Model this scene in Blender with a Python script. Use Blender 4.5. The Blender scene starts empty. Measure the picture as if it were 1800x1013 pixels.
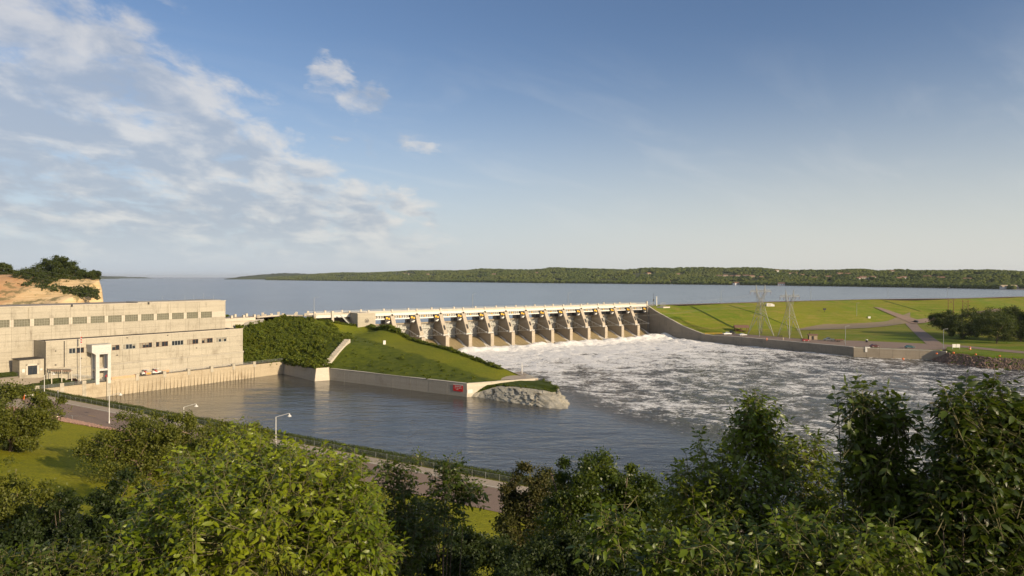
import bpy, bmesh, math, random
import numpy as np
from mathutils import Vector, Matrix, Quaternion
R = math.radians
scene = bpy.context.scene
COL = scene.collection

# ------------------------------------------------------------------ camera
CZ = 41.0
cam = bpy.data.cameras.new('camera')
cam.lens = 24.0; cam.sensor_width = 36.0; cam.shift_y = -0.0108
cam.clip_start = 0.1; cam.clip_end = 150000
camo = bpy.data.objects.new('camera', cam)
COL.objects.link(camo)
camo.location = (0, 0, CZ); camo.rotation_euler = (R(90), 0, 0)
scene.camera = camo

# ------------------------------------------------------------------ sun, sky, exposure
SUN_AZ, SUN_EL = R(129), R(18)
SD = Vector((math.sin(SUN_AZ)*math.cos(SUN_EL), math.cos(SUN_AZ)*math.cos(SUN_EL), math.sin(SUN_EL)))
sl = bpy.data.lights.new('sun', 'SUN'); sl.energy = 5.0; sl.angle = R(0.55); sl.color = (1.0, 0.81, 0.56)
so = bpy.data.objects.new('sun', sl); COL.objects.link(so)
so.rotation_euler = SD.to_track_quat('Z', 'Y').to_euler(); so.location = (60, -60, 90)
scene.view_settings.view_transform = 'Standard'; scene.view_settings.look = 'None'
scene.view_settings.gamma = 1.0; scene.view_settings.exposure = 0.14
scene.view_settings.use_curve_mapping = False
cy = scene.cycles
cy.use_denoising = True; cy.max_bounces = 5; cy.diffuse_bounces = 2; cy.glossy_bounces = 2
cy.transmission_bounces = 3; cy.transparent_max_bounces = 6; cy.volume_bounces = 0
cy.use_adaptive_sampling = True; cy.adaptive_threshold = 0.02; cy.sample_clamp_indirect = 4

class NT:
    """small node helper"""
    def __init__(s, nt): s.nt = nt
    def n(s, t, **kw):
        nd = s.nt.nodes.new(t)
        for k, v in kw.items():
            if k.startswith('i_'):
                key = k[2:]
                key = int(key) if key.isdigit() else key.replace('_', ' ')
                nd.inputs[key].default_value = v
            else: setattr(nd, k, v)
        return nd
    def l(s, a, b): s.nt.links.new(a, b)
    def math(s, op, a, b=None, c=None, clamp=False):
        nd = s.nt.nodes.new('ShaderNodeMath'); nd.operation = op; nd.use_clamp = clamp
        for i, v in enumerate((a, b, c)):
            if v is None: continue
            if isinstance(v, (int, float)): nd.inputs[i].default_value = v
            else: s.l(v, nd.inputs[i])
        return nd.outputs[0]
    def mr(s, v, a, b, c=0.0, d=1.0, smooth=True):
        nd = s.nt.nodes.new('ShaderNodeMapRange')
        nd.interpolation_type = 'SMOOTHSTEP' if smooth else 'LINEAR'
        s.l(v, nd.inputs[0])
        for i, x in enumerate((a, b, c, d)):
            if isinstance(x, (int, float)): nd.inputs[i+1].default_value = x
            else: s.l(x, nd.inputs[i+1])
        return nd.outputs[0]
    def mix(s, f, a, b, mode='MIX'):
        nd = s.nt.nodes.new('ShaderNodeMix'); nd.data_type = 'RGBA'; nd.blend_type = mode
        if isinstance(f, (int, float)): nd.inputs[0].default_value = f
        else: s.l(f, nd.inputs[0])
        for i, v in ((6, a), (7, b)):
            if isinstance(v, tuple): nd.inputs[i].default_value = (*v[:3], 1)
            else: s.l(v, nd.inputs[i])
        return nd.outputs[2]
    def noise(s, vec, scale, detail=4, rough=0.55, dist=0.0):
        nd = s.nt.nodes.new('ShaderNodeTexNoise')
        nd.inputs['Scale'].default_value = scale; nd.inputs['Detail'].default_value = detail
        nd.inputs['Roughness'].default_value = rough; nd.inputs['Distortion'].default_value = dist
        if vec is not None: s.l(vec, nd.inputs['Vector'])
        return nd.outputs[0]
    def mapping(s, vec, loc=(0,0,0), rot=(0,0,0), sc=(1,1,1)):
        nd = s.nt.nodes.new('ShaderNodeMapping'); s.l(vec, nd.inputs[0])
        nd.inputs[1].default_value = loc; nd.inputs[2].default_value = rot; nd.inputs[3].default_value = sc
        return nd.outputs[0]

def make_world():
    w = bpy.data.worlds.new('World'); scene.world = w; w.use_nodes = True
    nt = w.node_tree; nt.nodes.clear(); N = NT(nt)
    out = N.n('ShaderNodeOutputWorld'); bg = N.n('ShaderNodeBackground'); bg.inputs[1].default_value = 0.10
    sky = N.n('ShaderNodeTexSky'); sky.sky_type = 'NISHITA'; sky.sun_disc = False
    sky.sun_elevation = SUN_EL; sky.sun_rotation = SUN_AZ
    sky.air_density = 1.0; sky.dust_density = 1.6; sky.ozone_density = 2.2; sky.altitude = 300
    tc = N.n('ShaderNodeTexCoord'); d = tc.outputs['Generated']
    sep = N.n('ShaderNodeSeparateXYZ'); N.l(d, sep.inputs[0])
    X, Y, Z = sep.outputs
    az = N.math('ARCTAN2', X, Y); el = N.math('ARCSINE', Z)
    # right hand boundary of the cloud bank, as azimuth, for each elevation
    r = N.n('ShaderNodeValToRGB'); r.color_ramp.interpolation = 'B_SPLINE'
    els = [(0.0, .62), (.06, .61), (.10, .58), (.13, .53), (.16, .44), (.20, .37), (.25, .34), (.29, .26), (.33, .16), (.40, .05), (.6, .0)]
    while len(r.color_ramp.elements) < len(els): r.color_ramp.elements.new(0.5)
    for e, (p, v) in zip(r.color_ramp.elements, els): e.position = p/0.8; e.color = (v, v, v, 1)
    N.l(N.math('DIVIDE', el, 0.8, clamp=True), r.inputs[0])
    bound = N.math('SUBTRACT', r.outputs[0], 0.67)
    zz = N.math('MAXIMUM', N.math('ADD', Z, 0.24), 0.12)
    cv = N.n('ShaderNodeCombineXYZ')
    N.l(N.math('DIVIDE', X, zz), cv.inputs[0]); N.l(N.math('DIVIDE', Y, zz), cv.inputs[1])
    pv = N.mapping(cv.outputs[0], rot=(0, 0, R(-25)), sc=(1.0, .75, 1))
    big = N.noise(pv, 2.0, 3, .5)
    fine = N.noise(pv, 6.0, 10, .62, .25)
    shade = N.noise(N.mapping(pv, loc=(0.03, -0.08, 0)), 4.6, 8, .58, .2)
    dist = N.math('SUBTRACT', bound, az)
    cover = N.mr(dist, -.12, .14)
    # patches of their own, right of the bank
    bn = N.noise(pv, 7.0, 7, .62, .4)
    def blob(a, e, ra, re, s):
        q = N.math('ADD', N.math('POWER', N.math('DIVIDE', N.math('SUBTRACT', az, a), ra), 2.0),
                   N.math('POWER', N.math('DIVIDE', N.math('SUBTRACT', el, e), re), 2.0))
        q = N.math('ADD', q, N.math('MULTIPLY', N.math('SUBTRACT', bn, .5), 2.4))
        return N.math('MULTIPLY', N.mr(q, 0.0, 1.1, 1.0, 0.0), s)
    blobs = None
    for a in ((-.262, .275, .055, .045, .72), (-.222, .245, .065, .045, .72), (-.178, .188, .115, .030, .75), (-.215, .215, .05, .025, .6), (-.33, .188, .07, .032, .7), (-.155, .127, .03, .018, .7), (-.43, .345, .09, .03, .6), (-.36, .28, .05, .02, .5)):
        b = blob(*a); blobs = b if blobs is None else N.math('MAXIMUM', blobs, b)
    cov = N.math('MAXIMUM', cover, blobs)
    fld = N.math('ADD', N.math('MULTIPLY', fine, .75), N.math('MULTIPLY', big, .35))
    th = N.math('SUBTRACT', 0.80, N.math('MULTIPLY', cov, 0.46))
    dens = N.mr(fld, th, N.math('ADD', th, 0.21))
    hz = N.mr(el, .0, .09)
    dens = N.math('MULTIPLY', dens, N.math('ADD', N.math('MULTIPLY', hz, .72), 0.0))
    dens = N.math('MULTIPLY', dens, .92)
    lit = N.mr(N.math('ADD', shade, N.math('MULTIPLY', N.mr(dist, .0, .35, .09, -.05), 1.0)), .40, .66)
    ccol = N.mix(lit, (3.7, 4.1, 4.8), (7.4, 7.0, 6.5))
    # sky colour: the physical sky, its horizon paled by dust
    pale = N.mr(el, -.04, .40, 1.0, 0.0)
    pale = N.math('POWER', pale, 1.7)
    hcol = N.mix(N.mr(az, -.5, .5), (5.6, 6.2, 6.9), (7.0, 7.0, 6.6))
    skc = N.mix(1.0, sky.outputs[0], (.98, 1.0, 1.10), 'MULTIPLY')
    base = N.mix(N.math('MULTIPLY', pale, .88), skc, hcol)
    cir = N.noise(N.mapping(pv, rot=(0, 0, R(20)), sc=(.5, 1.6, 1)), 3.0, 8, .6, .6)
    cirf = N.math('MULTIPLY', N.math('MULTIPLY', N.mr(cir, .46, .74), N.mr(el, .02, .12)), N.mr(el, .20, .36, .13, .0))
    base = N.mix(cirf, base, (7.4, 7.3, 7.1))
    N.l(N.mix(dens, base, ccol), bg.inputs[0])
    N.l(bg.outputs[0], out.inputs[0])
make_world()

# ------------------------------------------------------------------ naming helpers
def tag(o, label=None, cat=None, group=None, kind=None):
    if label: o['label'] = label
    if cat: o['category'] = cat
    if group: o['group'] = group
    if kind: o['kind'] = kind
    return o
def thing(name, label, cat, loc=(0,0,0), rz=0.0, group=None):
    o = bpy.data.objects.new(name, None); COL.objects.link(o); o.empty_display_size = .5
    o.location = loc; o.rotation_euler = (0, 0, rz)
    return tag(o, label, cat, group)
def link(me, name, parent=None, loc=None, rz=None):
    o = bpy.data.objects.new(name, me); COL.objects.link(o)
    if parent is not None: o.parent = parent
    if loc is not None: o.location = loc
    if rz is not None: o.rotation_euler = (0, 0, rz)
    return o
def copy_tree(o, parent=None):
    c = o.copy(); COL.objects.link(c); c.parent = parent
    for ch in list(o.children): copy_tree(ch, c)
    return c

class MB:
    """collects boxes, bars and tubes; build() links them as ONE mesh object"""
    def __init__(s): s.v = []; s.f = []; s.smooth = False
    def add(s, vs, fs):
        b = len(s.v); s.v += [tuple(v) for v in vs]; s.f += [tuple(i+b for i in f) for f in fs]; return s
    def box(s, x0, x1, y0, y1, z0, z1):
        if x0 > x1: x0, x1 = x1, x0
        if y0 > y1: y0, y1 = y1, y0
        return s.add([(x0,y0,z0),(x1,y0,z0),(x1,y1,z0),(x0,y1,z0),(x0,y0,z1),(x1,y0,z1),(x1,y1,z1),(x0,y1,z1)],
              [(0,3,2,1),(4,5,6,7),(0,1,5,4),(1,2,6,5),(2,3,7,6),(3,0,4,7)])
    def hexa(s, lo, hi):
        """lo, hi: four points each, counter clockwise seen from above"""
        return s.add(list(lo)+list(hi), [(0,3,2,1),(4,5,6,7),(0,1,5,4),(1,2,6,5),(2,3,7,6),(3,0,4,7)])
    def tube(s, p, q, r, n=6, r2=None, cap=True):
        p = Vector(p); q = Vector(q); r2 = r if r2 is None else r2
        d = (q-p)
        if d.length < 1e-6: return s
        d.normalize(); a = d.orthogonal().normalized(); b = d.cross(a)
        vs = []
        for c, rr in ((p, r), (q, r2)):
            for i in range(n):
                t = 2*math.pi*i/n; vs.append(c + a*math.cos(t)*rr + b*math.sin(t)*rr)
        fs = [(i, (i+1) % n, n+(i+1) % n, n+i) for i in range(n)]
        if cap: fs += [tuple(range(n-1, -1, -1)), tuple(range(n, 2*n))]
        return s.add(vs, fs)
    def bar(s, p, q, w, h=None):
        """square bar from p to q"""
        h = w if h is None else h
        p = Vector(p); q = Vector(q); d = (q-p).normalized()
        up = Vector((0,0,1)) if abs(d.z) < .95 else Vector((1,0,0))
        a = d.cross(up).normalized()*w/2; b = a.cross(d).normalized()*h/2
        return s.add([p-a-b, p+a-b, p+a+b, p-a+b, q-a-b, q+a-b, q+a+b, q-a+b],
              [(0,1,2,3),(7,6,5,4),(0,4,5,1),(1,5,6,2),(2,6,7,3),(3,7,4,0)])
    def path(s, pts, r, n=6, r2=None):
        k = len(pts)-1
        for i in range(k):
            ra = r if r2 is None else r+(r2-r)*i/k; rb = r if r2 is None else r+(r2-r)*(i+1)/k
            s.tube(pts[i], pts[i+1], ra, n, rb)
        return s
    def prism(s, poly, axis, a, b):
        """poly of 2D points extruded along axis x / y / z from a to b"""
        n = len(poly)
        def mk(p, t):
            return (t, p[0], p[1]) if axis == 'x' else ((p[0], t, p[1]) if axis == 'y' else (p[0], p[1], t))
        vs = [mk(p, a) for p in poly]+[mk(p, b) for p in poly]
        fs = [(i, (i+1) % n, n+(i+1) % n, n+i) for i in range(n)]+[tuple(range(n-1,-1,-1)), tuple(range(n, 2*n))]
        return s.add(vs, fs)
    def lathe(s, prof, c=(0,0,0), n=12):
        c = Vector(c); vs = []; m = len(prof)
        for r, z in prof:
            for i in range(n):
                t = 2*math.pi*i/n; vs.append((c.x+r*math.cos(t), c.y+r*math.sin(t), c.z+z))
        fs = []
        for j in range(m-1):
            for i in range(n): fs.append((j*n+i, j*n+(i+1) % n, (j+1)*n+(i+1) % n, (j+1)*n+i))
        fs += [tuple(range(n-1,-1,-1)), tuple((m-1)*n+i for i in range(n))]
        return s.add(vs, fs)
    def mesh(s, name, mat):
        me = bpy.data.meshes.new(name); me.from_pydata(s.v, [], s.f)
        bm = bmesh.new(); bm.from_mesh(me); bmesh.ops.recalc_face_normals(bm, faces=bm.faces); bm.to_mesh(me); bm.free()
        if mat: me.materials.append(mat)
        if s.smooth:
            for p in me.polygons: p.use_smooth = True
        return me
    def build(s, name, mat, parent=None, loc=None, rz=None):
        return link(s.mesh(name, mat), name, parent, loc, rz)

def np_mesh(name, V, F, mat, smooth=False, attrs=None):
    """numpy mesh; F an (n,3) or (n,4) index array"""
    me = bpy.data.meshes.new(name)
    V = np.asarray(V, np.float32); F = np.asarray(F, np.int32); k = F.shape[1]
    me.vertices.add(len(V)); me.vertices.foreach_set('co', V.ravel())
    me.loops.add(F.size); me.loops.foreach_set('vertex_index', F.ravel())
    me.polygons.add(len(F)); me.polygons.foreach_set('loop_start', np.arange(0, F.size, k, dtype=np.int32))
    if smooth: me.polygons.foreach_set('use_smooth', np.ones(len(F), bool))
    if attrs:
        for an, arr in attrs.items():
            a = me.attributes.new(an, 'FLOAT', 'POINT'); a.data.foreach_set('value', np.asarray(arr, np.float32).ravel())
    me.update(calc_edges=True); me.validate()
    if mat: me.materials.append(mat)
    return me
def grid_mesh(name, X, Y, Z, mat, smooth=True, attrs=None):
    n, m = X.shape
    idx = np.arange(n*m).reshape(n, m)
    F = np.stack([idx[:-1,:-1], idx[:-1,1:], idx[1:,1:], idx[1:,:-1]], -1).reshape(-1, 4)
    V = np.stack([X, Y, Z], -1).reshape(-1, 3)
    # keep normals upward
    a = V[F[0][1]]-V[F[0][0]]; b = V[F[0][3]]-V[F[0][0]]
    if np.cross(a, b)[2] < 0: F = F[:, ::-1]
    return np_mesh(name, V, F, mat, smooth, attrs)

# numpy value noise
_rs = np.random.RandomState(5); _T = _rs.rand(512, 512)
def vnoise(x, y):
    xi = np.floor(x).astype(int); yi = np.floor(y).astype(int); fx = x-xi; fy = y-yi
    fx = fx*fx*(3-2*fx); fy = fy*fy*(3-2*fy)
    a = _T[xi % 512, yi % 512]; b = _T[(xi+1) % 512, yi % 512]; c = _T[xi % 512, (yi+1) % 512]; d = _T[(xi+1) % 512, (yi+1) % 512]
    return (a*(1-fx)+b*fx)*(1-fy)+(c*(1-fx)+d*fx)*fy
def fbm(x, y, oct=4, gain=.5, lac=2.03):
    x = np.asarray(x, float); y = np.asarray(y, float)
    s = 0; a = 1; t = 0
    for i in range(oct):
        s = s+a*vnoise(x+17.3*i, y+5.1*i); t += a; a *= gain; x = x*lac; y = y*lac
    return s/t - .5
def sstep(x, a, b):
    t = np.clip((np.asarray(x, float)-a)/(b-a), 0, 1); return t*t*(3-2*t)
def tps(pts):
    """thin plate spline through (x, y, z) points"""
    P = np.array(pts, float); n = len(P); sc = 100.0
    def U(r2): return np.where(r2 > 0, r2*np.log(np.maximum(r2, 1e-12)), 0)
    A = P[:, :2]/sc; d2 = ((A[:, None]-A[None])**2).sum(-1)
    K = U(d2)+np.eye(n)*1e-4; Q = np.hstack([np.ones((n, 1)), A])
    M = np.block([[K, Q], [Q.T, np.zeros((3, 3))]])
    w = np.linalg.solve(M, np.concatenate([P[:, 2], np.zeros(3)]))
    def f(x, y):
        x = np.asarray(x, float)/sc; y = np.asarray(y, float)/sc; sh = x.shape
        x = x.ravel(); y = y.ravel()
        d = (x[:, None]-A[None, :, 0])**2+(y[:, None]-A[None, :, 1])**2
        return (U(d)@w[:n]+w[n]+w[n+1]*x+w[n+2]*y).reshape(sh)
    return f

# survey helpers: the photograph was taken with F=1200 px from z=41 with the horizon at y=487;
# a mark in it at a known height, or in a known vertical plane, gives its place on the ground
def G(px, py, z):
    Y = 1200*(CZ-z)/(py-487); return ((px-900)/1200*Y, Y)
def PLN(px, py, P, d):
    a = (px-900)/1200; t = (P[0]*d[1]-P[1]*d[0])/(a*d[1]-d[0])
    return (a*t-P[0])*d[0]+(t-P[1])*d[1], CZ-(py-487)/1200*t

# local frames: powerhouse (x along its river wall, -y towards the river), spillway (x along its axis, -y downstream)
PW = (-96.5, 289.4); PD = (math.sin(R(38)), math.cos(R(38))); PA = R(52)
SW = (-75.8, 354.0); SDR = (.8202, .5721); SA = math.atan2(.5721, .8202)
def pw(s, o):   # o positive towards the river
    return (PW[0]+PD[0]*s+PD[1]*o, PW[1]+PD[1]*s-PD[0]*o)
def sw(s, u):   # u positive downstream
    return (SW[0]+SDR[0]*s+SDR[1]*u, SW[1]+SDR[1]*s-SDR[0]*u)
# ------------------------------------------------------------------ materials
def new_mat(name):
    m = bpy.data.materials.new(name); m.use_nodes = True; nt = m.node_tree
    b = nt.nodes['Principled BSDF']; return m, NT(nt), b
def pos(N): return N.n('ShaderNodeNewGeometry').outputs['Position']
def flat(name, col, rough=.6, metal=0.0, var=.12):
    m, N, b = new_mat(name)
    p = pos(N); n = N.noise(p, 1.7, 5)
    oi = N.n('ShaderNodeObjectInfo').outputs['Random']
    k = N.math('ADD', N.mr(n, .3, .7, 1-var, 1+var), N.math('MULTIPLY', N.math('SUBTRACT', oi, .5), var*.6))
    c = N.n('ShaderNodeCombineColor'); N.l(k, c.inputs[0]); N.l(k, c.inputs[1]); N.l(k, c.inputs[2])
    N.l(N.mix(1.0, (*col, 1), c.outputs[0], 'MULTIPLY'), b.inputs['Base Color'])
    b.inputs['Roughness'].default_value = rough; b.inputs['Metallic'].default_value = metal
    return m
def concrete(name, col, stain=.35, var=.10, streak=1.0, dark=(.11, .085, .055)):
    m, N, b = new_mat(name)
    p = pos(N)
    n1 = N.noise(p, .22, 6, .6); n2 = N.noise(p, 2.4, 6, .65)
    st = N.noise(N.mapping(p, sc=(1.3, 1.3, .07)), 1.0, 5, .65, .3)
    hz = N.noise(N.mapping(p, sc=(.05, .05, 1.6)), 1.0, 3, .6)
    oi = N.n('ShaderNodeObjectInfo').outputs['Random']
    k = N.math('ADD', N.mr(n2, .25, .75, .90, 1.08), N.math('MULTIPLY', N.math('SUBTRACT', oi, .5), var))
    k = N.math('MULTIPLY', k, N.mr(hz, .3, .7, .94, 1.05))
    c = N.n('ShaderNodeCombineColor'); N.l(k, c.inputs[0]); N.l(k, c.inputs[1]); N.l(k, c.inputs[2])
    a = N.mix(1.0, (*col, 1), c.outputs[0], 'MULTIPLY')
    f = N.math('MULTIPLY', N.mr(st, .50, .74), N.mr(n1, .35, .7))
    f = N.math('MULTIPLY', f, stain*streak)
    f2 = N.math('MULTIPLY', N.mr(n1, .52, .78), stain*.55)
    a = N.mix(N.math('MAXIMUM', f, f2), a, (*dark, 1))
    N.l(a, b.inputs['Base Color']); b.inputs['Roughness'].default_value = .88
    bp = N.n('ShaderNodeBump'); bp.inputs['Strength'].default_value = .35; bp.inputs['Distance'].default_value = .06
    N.l(n2, bp.inputs['Height']); N.l(bp.outputs[0], b.inputs['Normal'])
    return m
def grass_mat(name, c1, c2, c3=None, scale=.05, streak=None, bump=.3):
    m, N, b = new_mat(name); p = pos(N)
    n1 = N.noise(p, scale, 6, .62); n2 = N.noise(p, scale*9, 6, .7); n3 = N.noise(p, 2.2, 5, .7)
    a = N.mix(N.mr(n1, .36, .64), c1, c2)
    if c3: a = N.mix(N.math('MULTIPLY', N.mr(n2, .5, .74), .8), a, c3)
    if streak:
        s = N.noise(N.mapping(p, rot=(0, 0, streak[0]), sc=(streak[1], streak[1]*14, 1)), 1.0, 4, .6)
        a = N.mix(N.math('MULTIPLY', N.mr(s, .42, .68), streak[2]), a, c2 if not c3 else c3)
    k = N.mr(n3, .25, .75, .62, 1.35)
    c = N.n('ShaderNodeCombineColor'); N.l(k, c.inputs[0]); N.l(k, c.inputs[1]); N.l(k, c.inputs[2])
    N.l(N.mix(1.0, a, c.outputs[0], 'MULTIPLY'), b.inputs['Base Color'])
    b.inputs['Roughness'].default_value = .9; b.inputs['Specular IOR Level'].default_value = .15
    bp = N.n('ShaderNodeBump'); bp.inputs['Strength'].default_value = bump; bp.inputs['Distance'].default_value = .35
    N.l(N.noise(p, 1.3, 6, .75), bp.inputs['Height']); N.l(bp.outputs[0], b.inputs['Normal'])
    return m
def leaf_mat(name, c1, c2, c3, gloss=.35, trans=.35):
    m, N, b = new_mat(name)
    g = N.n('ShaderNodeNewGeometry'); isl = g.outputs['Random Per Island']
    oi = N.n('ShaderNodeObjectInfo').outputs['Random']
    rr = N.math('FRACT', N.math('ADD', isl, oi))
    cl = N.noise(g.outputs['Position'], .9 if trans > .3 else .35, 3)
    a = N.mix(N.mr(rr, 0, 1, smooth=False), c1, c2)
    a = N.mix(N.math('MULTIPLY', N.mr(cl, .42, .68), .55), a, c3)
    N.l(a, b.inputs['Base Color']); b.inputs['Roughness'].default_value = gloss
    b.inputs['Specular IOR Level'].default_value = .45
    t = N.n('ShaderNodeBsdfTranslucent'); N.l(N.mix(.5, a, (.20, .26, .02), 'MIX'), t.inputs[0])
    mx = N.n('ShaderNodeMixShader'); mx.inputs[0].default_value = trans
    out = N.nt.nodes['Material Output']
    N.l(b.outputs[0], mx.inputs[1]); N.l(t.outputs[0], mx.inputs[2]); N.l(mx.outputs[0], out.inputs[0])
    return m
def bark_mat(name, col):
    m, N, b = new_mat(name); p = pos(N)
    n = N.noise(N.mapping(p, sc=(6, 6, 1.2)), 1.0, 6, .7)
    N.l(N.mix(N.mr(n, .3, .7), tuple(c*.45 for c in col), col), b.inputs['Base Color']); b.inputs['Roughness'].default_value = .95
    return m
def water_mat(name, col, rough, bumps, spec=.5):
    m, N, b = new_mat(name); p = pos(N)
    N.l(N.mix(N.mr(N.noise(p, .012, 5, .6), .35, .65), tuple(c*.8 for c in col), tuple(c*1.2 for c in col)), b.inputs['Base Color'])
    b.inputs['Roughness'].default_value = rough; b.inputs['IOR'].default_value = 1.33
    h = None
    for (sx, sy, rot, amp, det) in bumps:
        n = N.noise(N.mapping(p, rot=(0, 0, rot), sc=(sx, sy, 1)), 1.0, det, .6, .4)
        t = N.math('MULTIPLY', n, amp); h = t if h is None else N.math('ADD', h, t)
    bp = N.n('ShaderNodeBump'); bp.inputs['Strength'].default_value = 1.0; bp.inputs['Distance'].default_value = 1.0
    N.l(h, bp.inputs['Height']); N.l(bp.outputs[0], b.inputs['Normal'])
    return m, N, b, p

M = {}
M['conc'] = concrete('powerhouse concrete', (.44, .395, .305), .85)
M['concb'] = concrete('weathered river wall concrete', (.44, .365, .25), .80, dark=(.15, .095, .045))
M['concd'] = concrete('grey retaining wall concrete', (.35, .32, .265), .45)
M['concs'] = concrete('spillway concrete', (.36, .30, .22), .45)  # base lowered to darken the unlit pier sides; sunlit faces get a paler one
M['concr'] = concrete('shaded streaky training wall concrete', (.25, .215, .165), .75, dark=(.055, .045, .034))  # streaks are real; the dark base adds the shade of this unlit wall
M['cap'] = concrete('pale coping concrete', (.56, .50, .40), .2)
M['white'] = flat('white paint', (.66, .64, .59), .5, 0, .05)
M['girder'] = flat('white girder paint', (.66, .63, .56), .5, 0, .05)
M['steel'] = flat('grey painted steel', (.42, .42, .38), .5, .1)
M['gate'] = flat('light grey gate paint', (.55, .54, .49), .55, .0, .2)
M['pylon'] = flat('weathered pylon steel', (.23, .23, .21), .6, .3)
M['galv'] = flat('galvanised steel', (.36, .37, .36), .45, .5)
M['dark'] = flat('dark machinery', (.03, .028, .026), .6)
M['black'] = flat('black rubber', (.02, .02, .02), .7)
M['yellow'] = flat('yellow machinery paint', (.75, .42, .03), .5)
M['blind'] = flat('window blind', (.27, .24, .18), .7)
M['towerw'] = concrete('whitewashed tower concrete', (.58, .555, .50), .2)
M['pierc'] = concrete('warm pier face concrete', (.47, .40, .30), .5)
M['orange'] = flat('orange plastic', (.75, .17, .03), .5)
M['tanpanel'] = flat('orange tan board', (.60, .36, .20), .7)
M['red'] = flat('red sign paint', (.62, .01, .012), .45, 0, .04)
M['asph'] = concrete('asphalt', (.25, .175, .125), .3, .03, .3, (.06, .05, .045))
M['plaza'] = concrete('plaza paving', (.30, .25, .185), .2, .03, .2)
M['walk'] = concrete('sidewalk concrete', (.42, .34, .245), .2, .06, .3)
M['gravel'] = concrete('pale gravel track', (.22, .17, .10), .2, .03, .2)
M['yline'] = flat('yellow road paint', (.55, .36, .06), .8)
M['roof'] = flat('dark flat roof', (.05, .045, .04), .9)
M['rooftop'] = flat('gravel roof', (.30, .25, .19), .9)
M['brown'] = flat('brown timber', (.16, .075, .04), .8)
M['brownroof'] = flat('brown shingle roof', (.20, .11, .07), .85)
M['tanwall'] = flat('tan block wall', (.42, .33, .22), .8)
M['redrock'] = concrete('pink quartzite rock', (.44, .27, .20), .3, .35, .3)
M['brownrock'] = concrete('brown quartzite rock', (.19, .125, .09), .4, .5, .3)
M['glass'], N_, b_ = new_mat('window glass')
b_.inputs['Base Color'].default_value = (.02, .025, .03, 1); b_.inputs['Roughness'].default_value = .08; b_.inputs['Specular IOR Level'].default_value = .8
M['glassblock'] = flat('olive glass block', (.15, .145, .095), .3, 0, .18)
M['bark'] = bark_mat('bark', (.16, .12, .085)); M['twig'] = bark_mat('green twig', (.19, .17, .07))
M['twigpale'] = bark_mat('pale twig', (.33, .24, .15))
M['leafA'] = leaf_mat('bright green leaves', (.165, .215, .007), (.075, .120, .007), (.27, .30, .012), .40, .30)
M['leafF'] = leaf_mat('deep glossy leaves', (.115, .160, .007), (.055, .090, .007), (.22, .25, .012), .38, .28)
M['leafG'] = leaf_mat('dark ash leaves', (.062, .092, .007), (.036, .060, .007), (.12, .145, .010), .42, .32)
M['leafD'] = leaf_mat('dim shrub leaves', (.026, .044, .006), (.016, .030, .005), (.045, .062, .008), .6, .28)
M['leafB'] = leaf_mat('olive tree leaves', (.12, .135, .012), (.085, .10, .010), (.17, .17, .016), .6, .32)
M['leafR'] = leaf_mat('rusty tree leaves', (.085, .070, .014), (.050, .050, .010), (.07, .085, .012), .65, .28)
M['leafT'] = leaf_mat('far tree leaves', (.050, .072, .009), (.034, .052, .008), (.085, .10, .012), .7, .25)
M['leafS'] = leaf_mat('slope shrub leaves', (.135, .170, .008), (.080, .115, .008), (.20, .21, .010), .7, .28)
M['leafH'] = leaf_mat('hedge leaves', (.070, .090, .010), (.045, .065, .008), (.09, .11, .012), .7, .25)
M['leafP'] = leaf_mat('purple shrub leaves', (.035, .010, .010), (.02, .008, .008), (.04, .015, .012), .7, .2)
M['grass'] = grass_mat('mown lawn', (.24, .235, .008), (.28, .26, .010), (.18, .19, .008), .03, (R(-32), .05, .5))
M['grassm'] = grass_mat('mown ridge grass', (.155, .175, .012), (.195, .195, .014), (.125, .150, .010), .05, (R(-45), .04, .35))
M['grassr'] = grass_mat('unmown slope grass', (.050, .070, .008), (.075, .095, .010), (.035, .050, .007), .08)
M['grasse'] = grass_mat('embankment grass', (.125, .185, .010), (.195, .205, .014), (.28, .22, .05), .010, (R(35), .008, .55))
M['grassb'] = grass_mat('bluff undergrowth', (.014, .020, .004), (.022, .030, .005), (.010, .014, .004), .2)  # nearly black: deep shade under the trees put into the colour
M['hill'] = grass_mat('far hill grass', (.060, .075, .018), (.09, .10, .03), (.15, .14, .07), .004)
M['cliff'] = concrete('chalk cliff', (.58, .42, .24), .5, .0, .4, (.20, .12, .05))
M['soil'] = grass_mat('tan eroded slope', (.42, .24, .10), (.50, .32, .16), (.25, .17, .07), .03)
M['shore'] = flat('sandy shore', (.34, .25, .15), .9)

def rock_mat():
    m, N, b = new_mat('cream chalk rock'); p = pos(N)
    n1 = N.noise(p, .35, 6, .7); n2 = N.noise(p, 2.2, 7, .72)
    a = N.mix(N.mr(n1, .35, .65), (.36, .33, .25), (.54, .50, .40))
    a = N.mix(N.math('MULTIPLY', N.mr(n2, .48, .68), .7), a, (.20, .17, .11))
    N.l(a, b.inputs['Base Color']); b.inputs['Roughness'].default_value = .95
    bp = N.n('ShaderNodeBump'); bp.inputs['Strength'].default_value = .9; bp.inputs['Distance'].default_value = .5
    N.l(n2, bp.inputs['Height']); N.l(bp.outputs[0], b.inputs['Normal'])
    return m
M['chalk'] = rock_mat()
M['lake'] = water_mat('lake water', (.15, .17, .185), .22, [(.10, .035, R(10), .16, 6), (.5, .2, R(-8), .07, 5), (.008, .002, R(5), .8, 3)])[0]

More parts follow.
